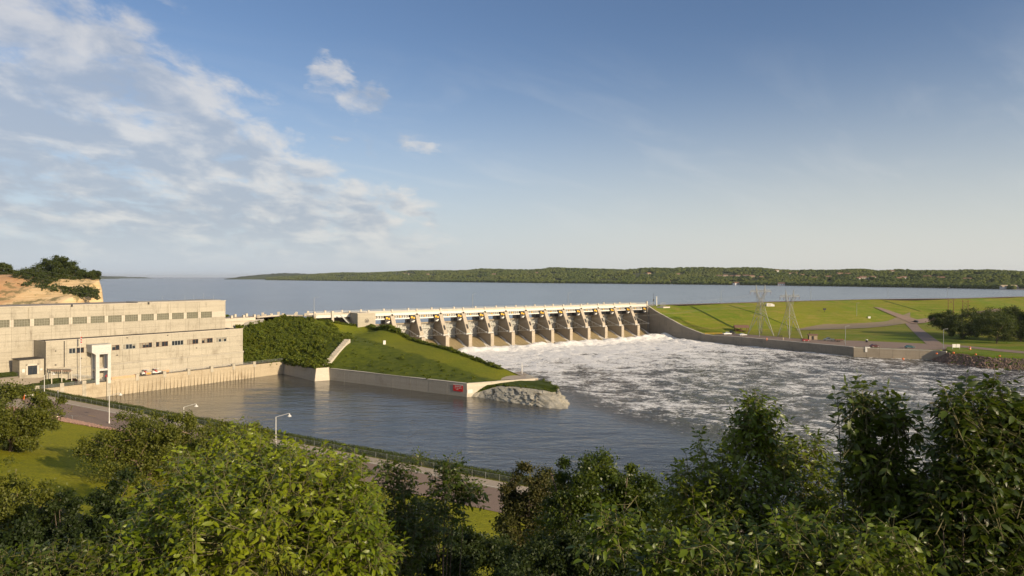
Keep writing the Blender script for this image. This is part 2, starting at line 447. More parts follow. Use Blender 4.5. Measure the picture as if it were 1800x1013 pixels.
def river_mat():
    m, N, b, p = water_mat('river water', (.075, .072, .058), .09, [(.22, .42, R(-30), .14, 5), (.05, .12, R(-25), .42, 4), (1.1, 2.0, R(-15), .030, 4)])
    bmp = b.inputs['Normal'].links[0].from_node
    fa = N.n('ShaderNodeAttribute'); fa.attribute_name = 'foam'
    hh = bmp.inputs['Height'].links[0].from_socket
    ch = N.noise(N.mapping(p, rot=(0, 0, R(15)), sc=(.45, .8, 1)), 1.0, 6, .68, .5)
    N.l(N.math('ADD', hh, N.math('MULTIPLY', N.math('MULTIPLY', ch, fa.outputs['Fac']), 1.5)), bmp.inputs['Height'])
    at = N.n('ShaderNodeAttribute'); at.attribute_name = 'foam'; fo = at.outputs['Fac']
    f1 = N.noise(N.mapping(p, rot=(0, 0, R(20)), sc=(.26, .60, .3)), 1.0, 10, .72, 1.3)
    f2 = N.noise(N.mapping(p, rot=(0, 0, R(-12)), sc=(.035, .07, .1)), 1.0, 4, .6, .5)
    f3 = N.noise(N.mapping(p, sc=(.9, 1.5, 1)), 1.0, 6, .7, .6)
    v = N.math('ADD', N.math('ADD', N.math('MULTIPLY', f1, .52), N.math('MULTIPLY', f2, .20)), N.math('MULTIPLY', f3, .28))
    crest = N.n('ShaderNodeAttribute'); crest.attribute_name = 'crest'
    v = N.math('ADD', v, N.math('MULTIPLY', crest.outputs['Fac'], .10))
    th = N.math('SUBTRACT', .615, N.math('MULTIPLY', fo, .24))
    fac = N.mr(v, th, N.math('ADD', th, .075))
    fac = N.math('MULTIPLY', fac, N.mr(fo, .02, .18))
    fb = N.n('ShaderNodeBsdfPrincipled')
    N.l(N.mix(N.mr(f3, .35, .65), (.78, .75, .68), (.93, .91, .86)), fb.inputs['Base Color'])
    fb.inputs['Roughness'].default_value = .8
    bp = N.n('ShaderNodeBump'); bp.inputs['Strength'].default_value = 1.0; bp.inputs['Distance'].default_value = .6
    N.l(N.math('ADD', v, N.math('MULTIPLY', f3, .5)), bp.inputs['Height']); N.l(bp.outputs[0], fb.inputs['Normal'])
    mx = N.n('ShaderNodeMixShader'); N.l(fac, mx.inputs[0]); N.l(b.outputs[0], mx.inputs[1]); N.l(fb.outputs[0], mx.inputs[2])
    N.l(mx.outputs[0], N.nt.nodes['Material Output'].inputs[0])
    return m
M['river'] = river_mat()
def chute_mat():
    m, N, b = new_mat('falling brown water')
    tc = N.n('ShaderNodeTexCoord').outputs['Object']
    st = N.noise(N.mapping(tc, sc=(3.2, .18, .18)), 1.0, 6, .7, .5)
    at = N.n('ShaderNodeAttribute'); at.attribute_name = 'foam'
    f = N.mr(N.math('ADD', st, N.math('MULTIPLY', at.outputs['Fac'], .75)), .62, .80)
    a = N.mix(N.mr(st, .3, .7), (.26, .20, .10), (.38, .30, .17))
    N.l(N.mix(f, a, (.74, .69, .60)), b.inputs['Base Color'])
    b.inputs['Roughness'].default_value = .28
    bp = N.n('ShaderNodeBump'); bp.inputs['Strength'].default_value = .8; bp.inputs['Distance'].default_value = .25
    N.l(st, bp.inputs['Height']); N.l(bp.outputs[0], b.inputs['Normal'])
    return m
M['chute'] = chute_mat()
# ------------------------------------------------------------------ large setting
def structure(me, name): return tag(link(me, name), kind='structure')
def polyline(pts, n):
    P = np.array(pts, float); L = np.concatenate([[0], np.cumsum(np.linalg.norm(np.diff(P[:, :2], axis=0), axis=1))])
    t = np.linspace(0, L[-1], n); return np.stack([np.interp(t, L, P[:, i]) for i in range(P.shape[1])], 1)
def dense(pts, per):
    """keep every corner, add points between"""
    out = []
    for a, b in zip(pts[:-1], pts[1:]):
        for k in range(per): out.append([a[i]+(b[i]-a[i])*k/per for i in range(len(a))])
    out.append(list(pts[-1])); return np.array(out, float)

# lake
me = bpy.data.meshes.new('lake'); bm = bmesh.new()
lk = [(-9000, 1500), (-1200, 600), (-340, 520), (-300, 480), (-150, 352), sw(-30, -9), sw(-5, -9), sw(206, -9), (100, 486), (232, 566), (325, 615), (421, 640), (514, 695), (700, 775), (1000, 915), (1500, 1115), (4000, 2000), (20000, 4000), (38000, 38000), (-38000, 38000), (-38000, 9000)]
bm.faces.new([bm.verts.new((x, y, 11.5)) for x, y in lk]); bmesh.ops.triangulate(bm, faces=bm.faces)
bmesh.ops.recalc_face_normals(bm, faces=bm.faces)
bm.to_mesh(me); bm.free(); me.materials.append(M['lake']); structure(me, 'lake')
if me.polygons[0].normal.z < 0: me.flip_normals()

# river below the dam: a real wave surface, foam where the spillway churns it
def river():
    xs = np.concatenate([np.arange(-330, -60, 6), np.arange(-60, 300, .75), np.arange(300, 1000, 12)])
    ys = np.concatenate([np.arange(20, 110, 4), np.arange(110, 300, .8), np.arange(300, 478, .75)])
    X, Y = np.meshgrid(xs, ys)
    s = (X-SW[0])*SDR[0]+(Y-SW[1])*SDR[1]; u = (X-SW[0])*SDR[1]-(Y-SW[1])*SDR[0]
    # distance right of the shear line that starts at the tip of the wall
    shear = polyline([(-90, 362), (-50, 318), (9, 246), (18, 211), (34, 178), (58, 150), (100, 118), (180, 70)], 120)
    sx = np.interp(-Y, -shear[:, 1], shear[:, 0]); side = X-sx + fbm(X*.05, Y*.05, 3)*14*sstep(250-Y, 0, 30)+16*sstep(Y, 235, 262)
    turb = sstep(side, -3, 26)
    near = np.exp(-np.maximum(u-12, 0)/62.)
    foam = turb*(.36+.78*near+.24*np.exp(-np.maximum(u-40,0)/110.))
    foam = foam*(1-.35*sstep(X, 150, 330)*sstep(300-Y, 0, 120))
    foam = foam + .5*np.exp(-((u-16)/14.)**2)*sstep(s, -6, 4)
    foam = foam + .16*np.exp(-(((X+92)/9.)**2+((Y-252)/3.)**2)) + .14*np.exp(-(((X+118)/7.)**2+((Y-236)/4.)**2))
    foam = np.clip(foam, 0, 1.0)
    amp = turb*(.20+.9*near)+.03
    n = fbm(X*.16+3, Y*.16, 5, .55); n2 = fbm(s*.35, u*.22+9, 4, .6)
    Z = amp*(1.5*n+1.0*n2)
    roll = np.exp(-((u-17-6*fbm(s*.09, s*0+2, 3))/5.5)**2)*sstep(s, -3, 3)*(.9+1.7*(.5+fbm(s*.22, u*.22, 4))*(1+.7*sstep(s, 150, 206)))
    Z = Z+roll*1.25
    Z = Z + .9*np.exp(-((s-199)/7.)**2)*np.exp(-((u-38)/18.)**2)*(1+2*fbm(X*.4,Y*.4,3))
    crest = np.clip(Z/np.maximum(amp, .05), -1, 1.5)
    me = grid_mesh('river', X, Y, Z, M['river'], True, {'foam': foam, 'crest': crest*turb})
    structure(me, 'river')
river()

# foreground land: the promenade road at the water, lawn, then the bluff the camera stands on
R0 = (-57.6, 157.2); RD = (.848, -.530); RM = (-.530, -.848)
def rd(t, o): return (R0[0]+RD[0]*t+RM[0]*o, R0[1]+RD[1]*t+RM[1]*o)
def rd_inv(x, y):
    dx = x-R0[0]; dy = y-R0[1]; return dx*RD[0]+dy*RD[1], dx*RM[0]+dy*RM[1]
ZR = 4.2
def z_fore(t, o):
    t = np.asarray(t, float); o = np.asarray(o, float)
    z = np.interp(o, [-9, -6.2, -4, 0, 13.5, 17, 30, 45, 60, 78, 92, 99, 103, 160, 260], [-3, -1.5, ZR-.15, ZR-.12, ZR-.12, ZR+.2, 6.0, 8.6, 11.5, 16.5, 24, 30.5, 39.1, 40, 42])
    z = z+np.interp(t, [-200, -135, -100], [4.6, 4.2, 0])*sstep(o, -8, 12)
    z = z+fbm(t*.08, o*.08, 4)*2.2*sstep(o, 40, 75)+fbm(t*.05, o*.05, 3)*.8*sstep(o, 20, 40)
    return z
def foreground():
    ts = np.concatenate([np.arange(-230, -80, 4), np.arange(-80, 160, 1.6), np.arange(160, 420, 8)])
    os_ = np.concatenate([[-9, -6.2, -4, -2, 0, 3, 6, 10, 13.5, 17], np.arange(19, 110, 1.6), np.arange(110, 260, 8)])
    T, O = np.meshgrid(ts, os_)
    Xx = R0[0]+RD[0]*T+RM[0]*O; Yy = R0[1]+RD[1]*T+RM[1]*O
    n1 = int(np.searchsorted(os_, 58))
    Z = z_fore(T, O)
    structure(grid_mesh('lawn', Xx[:n1+1], Yy[:n1+1], Z[:n1+1], M['grass']), 'lawn')
    structure(grid_mesh('bluff_slope', Xx[n1:], Yy[n1:], Z[n1:], M['grassb']), 'bluff_slope')
foreground()
def strip(name, t0, t1, o0, o1, z, mat, nt=60, thick=None):
    ts = np.linspace(t0, t1, nt); T, O = np.meshgrid(ts, [o0, o1]); Z = np.full(T.shape, z)+np.interp(T, [-200, -135, -100], [4.6, 4.2, 0])*sstep(O, -8, 12)
    return structure(grid_mesh(name, R0[0]+RD[0]*T+RM[0]*O, R0[1]+RD[1]*T+RM[1]*O, Z, mat, False), name)
strip('promenade_road', -150, 200, 3.35, 13.2, ZR-.06, M['asph'])
# sidewalk slabs, each its own piece, and the kerb beside them
walk = thing('sidewalk', 'pale concrete sidewalk of slabs between the riverside road and the fence', None); walk['kind'] = 'structure'
slab = MB().box(-1.48, 1.48, -1.5, 1.5, -.12, .06).mesh('slab', M['walk'])
kerb = MB().box(-1.49, 1.49, -.16, .16, -.2, .09).mesh('kerb_stone', M['cap'])
ra = math.atan2(RD[1], RD[0])
for i in range(78):
    t = -112+3.0*i
    x, y = rd(t, 1.5); link(slab, 'slab', walk, (x, y, ZR), ra)
    x, y = rd(t, 3.18); link(kerb, 'kerb_stone', walk, (x, y, ZR), ra)
for k in range(18):
    t = -96+k*12; strip('road_marking', t, t+3.4, 8.2, 8.36, ZR-.045, M['yline'], 2)
# pink quartzite riprap beside the road
def rock_mesh(name, mat, r, seed, sub=1):
    rg = random.Random(seed); bm = bmesh.new(); bmesh.ops.create_icosphere(bm, subdivisions=sub, radius=r)
    for v in bm.verts: v.co *= rg.uniform(.68, 1.2); v.co.z *= .72
    me = bpy.data.meshes.new(name); bm.to_mesh(me); bm.free(); me.materials.append(mat); return me
def rock_field(name, mat, pts, rmin, rmax, seed):
    """many loose stones too small to pick apart: one mesh"""
    rg = np.random.RandomState(seed); base = [rock_mesh('stone_source', mat, 1, seed+k, 1) for k in range(3)]
    vs = []; fs = []; off = 0
    for b in base:
        v = np.array([x.co for x in b.vertices]); f = np.array([p.vertices for p in b.polygons]); vs.append(v); fs.append(f)
    V = []; Fc = []
    for (x, y, z) in pts:
        k = rg.randint(3); r = rg.uniform(rmin, rmax); a = rg.rand()*6.28; c, s_ = math.cos(a), math.sin(a)
        v = vs[k]*r*np.array([1, rg.uniform(.7, 1.1), rg.uniform(.7, 1.1)])
        v = np.stack([v[:, 0]*c-v[:, 1]*s_, v[:, 0]*s_+v[:, 1]*c, v[:, 2]], 1)+[x, y, z]
        V.append(v); Fc.append(fs[k]+off); off += len(v)
    for b in base: bpy.data.meshes.remove(b)
    return np_mesh(name, np.concatenate(V), np.concatenate(Fc), mat)
rg = np.random.RandomState(3); pts = []
for i in range(4200):
    t = rg.uniform(-125, -30); w = np.interp(t, [-125, -60, -30], [3.6, 3.4, .6]); o = 13.6+rg.rand()*w
    x, y = rd(t, o); pts.append((x, y, float(z_fore(t, o))+.08+rg.rand()*.12))
tag(link(rock_field('riprap_gravel', M['redrock'], pts, .16, .34, 4), 'riprap_gravel'), 'band of pink quartzite stones between the lawn and the riverside road', 'riprap', kind='stuff')

# plaza and terrace in front of the powerhouse
def z_plaza(s, o):
    a = np.interp(s, [-92, -74, -68], [9.3, 6.6, 5.5]); b = np.interp(s, [-100, -92, -74, -68], [5.6, 5.2, 5.2, 5.5])
    w = sstep(o, -7, -.8); return a*(1-w)+b*w
S, O = np.meshgrid(np.concatenate([np.arange(-100, -66, 1.0), [-66, -40, -16, -2]]), np.array([-16, -12, -9, -7, -5, -3, -1.5, -.5]))
structure(grid_mesh('terrace', PW[0]+PD[0]*S+PD[1]*O, PW[1]+PD[1]*S-PD[0]*O, z_plaza(S, O), M['plaza']), 'terrace')
S, O = np.meshgrid(np.linspace(-230, -100, 14), np.array([-16, -6, -.5, 10, 24, 30, 40]))
Zp = np.interp(O, [-6, -.5, 12, 40], [9.3, 8.4, 5.6, 3.0])
structure(grid_mesh('plaza', PW[0]+PD[0]*S+PD[1]*O, PW[1]+PD[1]*S-PD[0]*O, Zp, M['plaza']), 'plaza')

# ---- the grassed peninsula between tailrace and spillway
C0 = pw(0, 0); C1 = (-77.3, 268.9); C2 = (-72.7, 271.8); C3 = (-15.4, 233.0); C4 = (9.4, 245.0)
ZT = 4.6
Pa = sw(-3, 12); Pb = sw(3, 128); dn = np.hypot(Pb[0]-Pa[0], Pb[1]-Pa[1]); dP = ((Pb[0]-Pa[0])/dn, (Pb[1]-Pa[1])/dn)
Qa = sw(-19, 6); Qb = (-9.0, 243.0); qn = np.hypot(Qb[0]-Qa[0], Qb[1]-Qa[1]); dQ = ((Qb[0]-Qa[0])/qn, (Qb[1]-Qa[1])/qn)
ctl = []
for px, py in ((663, 581), (705, 588), (730, 600), (780, 613), (805, 621), (830, 631), (883, 650)):
    s_, z_ = PLN(px, py, Pa, dP); ctl.append((Pa[0]+dP[0]*s_, Pa[1]+dP[1]*s_, z_))
for px, py in ((600, 584), (625, 592), (665, 603), (712, 617), (775, 637), (820, 654)):
    s_, z_ = PLN(px, py, Qa, dQ); ctl.append((Qa[0]+dQ[0]*s_, Qa[1]+dQ[1]*s_, z_))
ctl += [(*C0, ZT+.1), (-87, 279, ZT), (*C1, ZT), (*C2, ZT), (-54, 259.4, ZT), (-34, 245.8, ZT), (*C3, ZT), (-3, 239, ZT), (*C4, ZT),
        (3, 250, ZT+.1), (-112, 283, 5.2), (-104, 286, 5.0), (-120, 312, 14.5), (-128, 330, 20.6), (-116, 345, 21.2), (-112, 324, 17.5),
        (-100, 338, 20.6), (-88, 344, 19.6), (-71, 292, 12.6), (-92, 310, 14.0), (-74, 281, 8.2), *( (-101, 297, 8.6),), (-120, 300, 9.0), (-60, 330, 16.5)]
z_mound = tps(ctl)
road_pts = [pw(-90, -42), pw(-30, -42), pw(6, -42), pw(16, -42.5), (-118.5, 340.5), (-112, 341.5), sw(-27, 1)]
Bt = dense([pw(-16, -15), pw(-14, -4), pw(-8, -.6), (C0[0]-.5, C0[1]+.5), (C1[0], C1[1]+.5), (C2[0], C2[1]+.5), (C3[0]-.2, C3[1]+.6), (C4[0]-.6, C4[1]+.2)], 14)
Kt = dense([pw(-16, -42), pw(-6, -42), pw(4, -42), pw(14, -42.4), (-113, 341), sw(-27, 1), sw(-2, 10.5), (4.5, 248)], 14)
n_ = 60; w_ = np.linspace(0, 1, n_)[:, None]
mx_ = Bt[None, :, 0]*(1-w_)+Kt[None, :, 0]*w_; my_ = Bt[None, :, 1]*(1-w_)+Kt[None, :, 1]*w_
mz_ = np.clip(z_mound(mx_, my_), ZT-.1, 21.4)+fbm(mx_*.12, my_*.12, 4)*.5*np.minimum(1, w_*8)*np.minimum(1, (1-w_)*6)
# split: mown ridge where the point lies right of the Q line
def right_of_Q(x, y):
    return (y-Qa[1])*dQ[0]-(x-Qa[0])*dQ[1]   # >0 towards the spillway
qv = right_of_Q(mx_, my_)+fbm(mx_*.2, my_*.2, 3)*3
msk = sstep(qv, -.6, .6)
def mound_mat():
    m = M['grassm'].copy(); m.name = 'peninsula grass'; N = NT(m.node_tree); b = m.node_tree.nodes['Principled BSDF']
    src = b.inputs['Base Color'].links[0].from_socket
    at = N.n('ShaderNodeAttribute'); at.attribute_name = 'mown'; p = pos(N)
    d = N.mix(N.mr(N.noise(p, .35, 6, .7), .35, .65), (.065, .085, .008), (.110, .130, .010))
    N.l(N.mix(at.outputs['Fac'], d, src), b.inputs['Base Color']); return m
structure(grid_mesh('peninsula_ground', mx_, my_, mz_, mound_mat(), True, {'mown': msk}), 'peninsula_ground')

# dam crest road left of the spillway, and the headwall behind the powerhouse
fr = np.array([pw(-140, -42), pw(-60, -42), pw(-6, -42), pw(4, -42), pw(14, -42.4), (-113, 341), sw(-27, 1)])
bk = np.array([pw(-140, -56), pw(-60, -56), pw(-6, -56), pw(4, -57), pw(20, -60), (-120, 354), sw(-27, -12)])
cr = np.stack([fr, bk]); structure(grid_mesh('dam_road', cr[..., 0], cr[..., 1], np.full(cr.shape[:2], 21.45), M['walk'], False), 'dam_road')
bk2 = np.array([pw(-140, -75), pw(-60, -75), pw(-6, -75), pw(4, -78), pw(20, -84), (-127, 372), sw(-27, -30)])
mid = bk*.55+bk2*.45
cr = np.stack([bk, mid, bk2]); zz = np.array([21.45, 22.0, 8.0])[:, None]*np.ones((1, len(bk)))
zz[1, 4:] = 20.0
structure(grid_mesh('upstream_bank', cr[..., 0], cr[..., 1], zz, M['grassm'], False), 'upstream_bank')

# ---- right bank: embankment dam, picnic lawn, parking
WA = sw(206, 0); WE = (175.7, 351.0); WF = (208.0, 337.0)
wd = (SDR[1], -SDR[0])
prof = []
for px, py in ((1136, 536.5), (1142.7, 538), (1149.8, 545.8), (1167.6, 555.6), (1180, 562), (1194, 570.7), (1205, 575.5), (1215.6, 579.6), (1233, 586.6), (1251, 590.0)):
    s_, z_ = PLN(px, py, WA, wd); prof.append((s_, z_))
prof = sorted([(-14, 21.8), (-2, 21.8)]+prof+[(70, 4.9), (200, 4.6)])
def z_wall(u): return float(np.interp(u, [p[0] for p in prof], [p[1] for p in prof]))
ctl = [(*sw(206, u), z_wall(u)) for u in (-8, 0, 12, 22, 35, 48, 60, 80, 110, 140)]
ctl += [(232, 558, 21), (160, 513, 21), (325, 607, 21), (421, 631, 21), (514, 686, 21), (700, 760, 21), (1000, 900, 21), (1500, 1100, 21),
        (143, 439, 5.0), (160, 452, 6.0), (197, 472, 5.4), (240, 495, 5.0), (288, 523, 5.2), (340, 552, 7.0), (379, 572, 8.4), (430, 575, 8.2), (500, 620, 9), (407, 540, 7.4),
        (208, 337, 4.8), (250, 400, 4.8), (200, 420, 4.8), (300, 450, 4.8), (300, 350, 4.8), (400, 420, 4.8), (400, 300, 4.8), (600, 400, 4.8), (600, 550, 6.5), (800, 600, 7), (1200, 700, 7),
        (180, 487, 13.0), (215, 512, 13.5), (270, 542, 13.5), (133, 470, 13.6), (330, 573, 13.6), (420, 600, 13.8), (1500, 900, 10), (900, 200, 5), (500, 200, 5), (620, 650, 10)]
_zr = tps(ctl)
def z_right(x, y):
    z = _zr(x, y); return np.clip(4.8+np.maximum(0, z-4.9), 4.8, 21.0)
BR = [sw(206.9, -10), sw(206.9, 0), sw(206.9, 30), sw(206.9, 57), sw(206.9, 100), (WE[0]+.9, WE[1]+.9), (WF[0], WF[1]+1.0), (210, 334), (205.5, 321.6), (212, 306), (225, 298), (260, 272), (330, 230), (520, 140), (900, -20)]
KR = [sw(209, -11), (120, 489), (160, 513), (196, 535), (232, 558), (325, 607), (421, 631), (440, 643), (460, 655), (480, 667), (514, 686), (600, 722), (700, 760), (1000, 900), (1500, 1100)]
B2 = dense(BR, 9); K2 = dense(KR, 9)
w_ = (np.linspace(0, 1, 130)**1.35)[:, None]
rx = B2[None, :, 0]*(1-w_)+K2[None, :, 0]*w_; ry = B2[None, :, 1]*(1-w_)+K2[None, :, 1]*w_
rz = z_right(rx, ry)
tt = np.arange(len(B2))/9.0
dist = np.hypot(rx-B2[None, :, 0], ry-B2[None, :, 1])
bank = -.8+dist*.42
rz = np.where(tt[None, :] > 6.95, np.minimum(rz, bank), rz)
rz = rz + fbm(rx*.03, ry*.03, 3)*.5*sstep(rz, 5.5, 9)*sstep(21-rz, 0, 2)
structure(grid_mesh('embankment', rx, ry, rz, M['grasse']), 'embankment')
# crest road of the embankment and its stone faced lake side
K3 = dense(KR, 4); nrm = np.gradient(K3, axis=0); nrm = np.stack([-nrm[:, 1], nrm[:, 0]], 1); nrm /= np.linalg.norm(nrm, axis=1)[:, None]
e = [K3+nrm*o for o in (-.5, 9, 10, 40)]; ez = [21.05, 21.05, 20.9, 8.0]
cr = np.stack(e[:2]); structure(grid_mesh('crest_road', cr[..., 0], cr[..., 1], np.full(cr.shape[:2], 21.1), M['asph'], False), 'crest_road')
cr = np.stack(e[1:]); structure(grid_mesh('riprap_face', cr[..., 0], cr[..., 1], np.array(ez[1:])[:, None]*np.ones((1, len(K3))), M['brownrock'], False), 'riprap_face')
def drape(name, a, b, mat, dz=.09, n=80, m=5):
    A = polyline(a, n); B = polyline(b, n); w = np.linspace(0, 1, m)[:, None]
    x = A[None, :, 0]*(1-w)+B[None, :, 0]*w; y = A[None, :, 1]*(1-w)+B[None, :, 1]*w
    return structure(grid_mesh(name, x, y, z_right(x, y)+dz, mat, True), name)
gg = lambda L, z=4.8: [G(px, py, z) for px, py in L]
park_far = gg([(1256, 589), (1275, 586.0), (1291, 586.6), (1350, 591), (1421, 597), (1530, 601), (1630, 605.5), (1665, 610.5)])
park_near = [sw(207.6, 60), sw(207.6, 75), sw(207.6, 95), sw(207.6, 120), (WE[0]+1.8, WE[1]+1.4), (WF[0]-8, WF[1]+5), (WF[0]+2, WF[1]+1.4), (WF[0]+8, WF[1]+3)]
drape('parking_lot', park_near, park_far, M['asph'])
drape('park_road', gg([(1650, 609.5), (1700, 612.0), (1750, 617.5), (1800, 622), (1900, 632)]), gg([(1648, 606.0), (1700, 609.0), (1750, 613.5), (1800, 618), (1900, 627)]), M['asph'], .12)
drape('park_road', gg([(1630, 607), (1612, 590), (1597, 575), (1589, 566)], 5), gg([(1660, 607.5), (1636, 590), (1617, 576), (1611, 568), ], 5), M['asph'], .15)
drape('park_road', gg([(1535, 559.5), (1580, 563), (1612, 566), (1660, 561), (1760, 557)], 6.6), gg([(1548, 558.2), (1585, 560.2), (1612, 561.6), (1660, 558.6), (1760, 554.6)], 7.2), M['asph'], .45)
drape('gravel_track', gg([(1400, 580.8), (1450, 579.6), (1520, 577.0), (1560, 573.5), (1600, 567.5)], 5), gg([(1402, 577.8), (1450, 573.4), (1520, 570.2), (1560, 567.5), (1600, 562.5)], 5.4), M['gravel'], .25)

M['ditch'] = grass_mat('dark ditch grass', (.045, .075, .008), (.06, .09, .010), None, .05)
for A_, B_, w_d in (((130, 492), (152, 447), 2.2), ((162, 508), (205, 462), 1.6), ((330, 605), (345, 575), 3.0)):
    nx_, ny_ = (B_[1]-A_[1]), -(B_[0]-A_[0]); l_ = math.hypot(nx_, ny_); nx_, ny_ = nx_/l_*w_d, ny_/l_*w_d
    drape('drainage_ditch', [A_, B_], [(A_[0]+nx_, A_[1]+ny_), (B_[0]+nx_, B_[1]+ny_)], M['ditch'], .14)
# ---- bluff of chalk left of the powerhouse, beyond it
ctl = [(-289, 470, 38), (-289, 500, 38), (-320, 470, 41), (-360, 470, 42), (-420, 470, 42), (-520, 470, 42), (-700, 470, 46), (-360, 520, 42), (-500, 540, 42), (-289, 540, 36),
       (-300, 455, 32), (-320, 440, 27), (-350, 430, 27), (-345, 448, 33), (-375, 440, 36), (-420, 440, 38), (-520, 430, 38), (-380, 415, 27), (-420, 400, 20), (-340, 405, 18), (-300, 420, 19), (-500, 380, 16), (-640, 400, 26), (-700, 360, 18)]
_zb = tps(ctl)
gx = np.concatenate([np.linspace(-760, -420, 30), np.linspace(-415, -287, 70)]); gy = np.linspace(350, 560, 90)
X, Y = np.meshgrid(gx, gy)
Z = np.clip(_zb(X, Y), 8, 46)+fbm(X*.06, Y*.06, 5)*4
X2 = X+fbm(Y*.07, Z*.12, 4)*6*sstep(X, -330, -287)-np.maximum(0, Y-470)*.66+9
edge = sstep(X, -294, -288.5); Z = Z*(1-edge)+6*edge
def bluff_mat():
    m, N, b = new_mat('chalk and clay bluff'); p = pos(N); sp = N.n('ShaderNodeSeparateXYZ'); N.l(p, sp.inputs[0])
    n = N.noise(p, .12, 7, .7); n2 = N.noise(p, .03, 4); st = N.noise(N.mapping(p, sc=(.05, .05, .9)), 1.0, 5, .6)
    ch = N.mix(N.mr(st, .35, .65), (.56, .38, .18), (.70, .52, .29))
    cl = N.mix(N.mr(n, .35, .65), (.46, .25, .11), (.58, .36, .18))
    xx = N.mr(N.math('ADD', sp.outputs[0], N.math('MULTIPLY', n, 30)), -318, -296)
    a = N.mix(xx, cl, ch)
    g = N.mr(N.math('ADD', N.math('MULTIPLY', n, .7), N.math('MULTIPLY', n2, .3)), .50, .58)
    a = N.mix(N.math('MULTIPLY', g, .7), a, (.075, .08, .016))
    N.l(a, b.inputs['Base Color']); b.inputs['Roughness'].default_value = .95; return m
structure(grid_mesh('chalk_bluff', X2, Y, Z, bluff_mat()), 'chalk_bluff')
def z_bluff(x, y): return float(np.clip(_zb(np.array([x]), np.array([y])), 8, 46)[0])

# ---- far hills: world geometry laid out by bearing (x/y) and distance
bear = lambda px: (px-900)/1200.
SH = np.array([(470, 6300), (488, 6100), (560, 5300), (660, 4600), (800, 3900), (950, 3300), (1100, 2900), (1333, 2420), (1567, 1960), (1800, 1600), (2000, 1400), (2400, 1200), (3200, 1000)], float)
TOPZ = np.array([(470, 41), (488, 50), (520, 62), (560, 72), (660, 82), (760, 92), (880, 102), (1000, 92), (1100, 88), (1250, 84), (1400, 80), (1567, 74), (1700, 66), (1800, 58), (2400, 60), (3200, 60)], float)
def hill_z(px, D):
    d0 = np.interp(px, SH[:, 0], SH[:, 1]); zt = np.interp(px, TOPZ[:, 0], TOPZ[:, 1])
    W = d0*.36+180; q = (D-d0)/W
    prof = np.interp(q, [-.02, 0, .02, .16, .3, .55, .8, 1.0, 1.3], [-.3, 0, .03, .05, .30, .58, .90, 1.0, 1.0])
    n = fbm(np.asarray(px)*.012+3, q*2.2, 4)
    return 11.4+(zt-12-11.4)*prof*(1+n*.75*sstep(q, .1, .4))
P_, Q_ = np.meshgrid(np.concatenate([np.linspace(466, 1900, 260), np.linspace(1910, 3200, 40)]), np.concatenate([np.linspace(-.03, .1, 8), np.linspace(.13, 1.25, 50)]))
D_ = np.interp(P_, SH[:, 0], SH[:, 1]); D_ = D_+Q_*(D_*.36+180)
structure(grid_mesh('hills', bear(P_)*D_, D_, hill_z(P_, D_), M['hill']), 'hills')
def far_ridge(pxs, D, zs, name):
    P = np.array(pxs, float); n = 120; px = np.linspace(P[0], P[-1], n); z = np.interp(px, P, zs)+fbm(px*.2, px*0, 3)*12
    z[0] = z[-1] = 10
    W = D*.14; rows = []
    for q, k in ((0, 0), (.02, .4), (.2, .8), (.6, 1.0), (1.0, .5)):
        d = D+W*q; rows.append(np.stack([bear(px)*d, np.full(n, d), 11.0+(z-11)*k], -1))
    A = np.stack(rows); structure(grid_mesh(name, A[..., 0], A[..., 1], A[..., 2], M['farwood']), name)
M['farwood'] = grass_mat('distant wooded hills', (.045, .06, .02), (.07, .085, .03), (.03, .042, .016), .004)
far_ridge([394, 420, 450, 480, 500, 560], 8200, [14, 42, 66, 84, 92, 80], 'far_hills')
far_ridge([150, 185, 215, 260, 270], 14000, [70, 62, 50, 30, 12], 'far_hills')
far_ridge([60, 150, 190, 210], 10500, [90, 70, 45, 12], 'far_hills')
# ------------------------------------------------------------------ walls
def seg_wall(name, label, pts, ztop, zbot, thick, step, mat, capmat=None, batter=0.0, capw=.35, inner=1):
    """retaining wall made of separate cast panels; pts the waterside line, inner the side its body lies on"""
    t = thing(name, label, 'wall', (pts[0][0], pts[0][1], 0))
    ox, oy = pts[0]; run = 0
    for (a, b) in zip(pts[:-1], pts[1:]):
        L = math.hypot(b[0]-a[0], b[1]-a[1]); dx, dy = (b[0]-a[0])/L, (b[1]-a[1])/L; nx, ny = -dy*inner, dx*inner
        k = max(1, round(L/step))
        for i in range(k):
            s0 = L*i/k+(.03 if i else 0); s1 = L*(i+1)/k-(.03 if i < k-1 else 0)
            za, zb = (ztop(run+s0), ztop(run+s1)) if callable(ztop) else (ztop, ztop)
            def P(s, o, z): return (a[0]-ox+dx*s+nx*o, a[1]-oy+dy*s+ny*o, z)
            jog = .012*((i % 3)-1)
            mb = MB().hexa([P(s0, -batter+jog, zbot), P(s1, -batter+jog, zbot), P(s1, thick, zbot), P(s0, thick, zbot)],
                           [P(s0, jog, za), P(s1, jog, zb), P(s1, thick, zb), P(s0, thick, za)])
            mb.build('wall_panel', mat, t)
            if capmat:
                MB().hexa([P(s0, -.08, za+.003), P(s1, -.08, zb+.003), P(s1, thick+.05, zb+.003), P(s0, thick+.05, za+.003)],
                          [P(s0, -.08, za+capw), P(s1, -.08, zb+capw), P(s1, thick+.05, zb+capw), P(s0, thick+.05, za+capw)]).build('coping', capmat, t)
        run += L
    return t
seg_wall('retaining_wall', 'short battered grey wall stub in the inner corner of the tailrace, left of the concrete steps', [(C0[0]+.15, C0[1]-.15), C1], 4.5, -1.5, .9, 8.5, M['concd'], M['concd'], .9, .12)
seg_wall('retaining_wall', 'long grey concrete retaining wall below the grassy mound, with the red sign near its right end', [C2, C3], 4.55, -1.5, .9, 9.0, M['concd'], M['cap'], .05, .14)
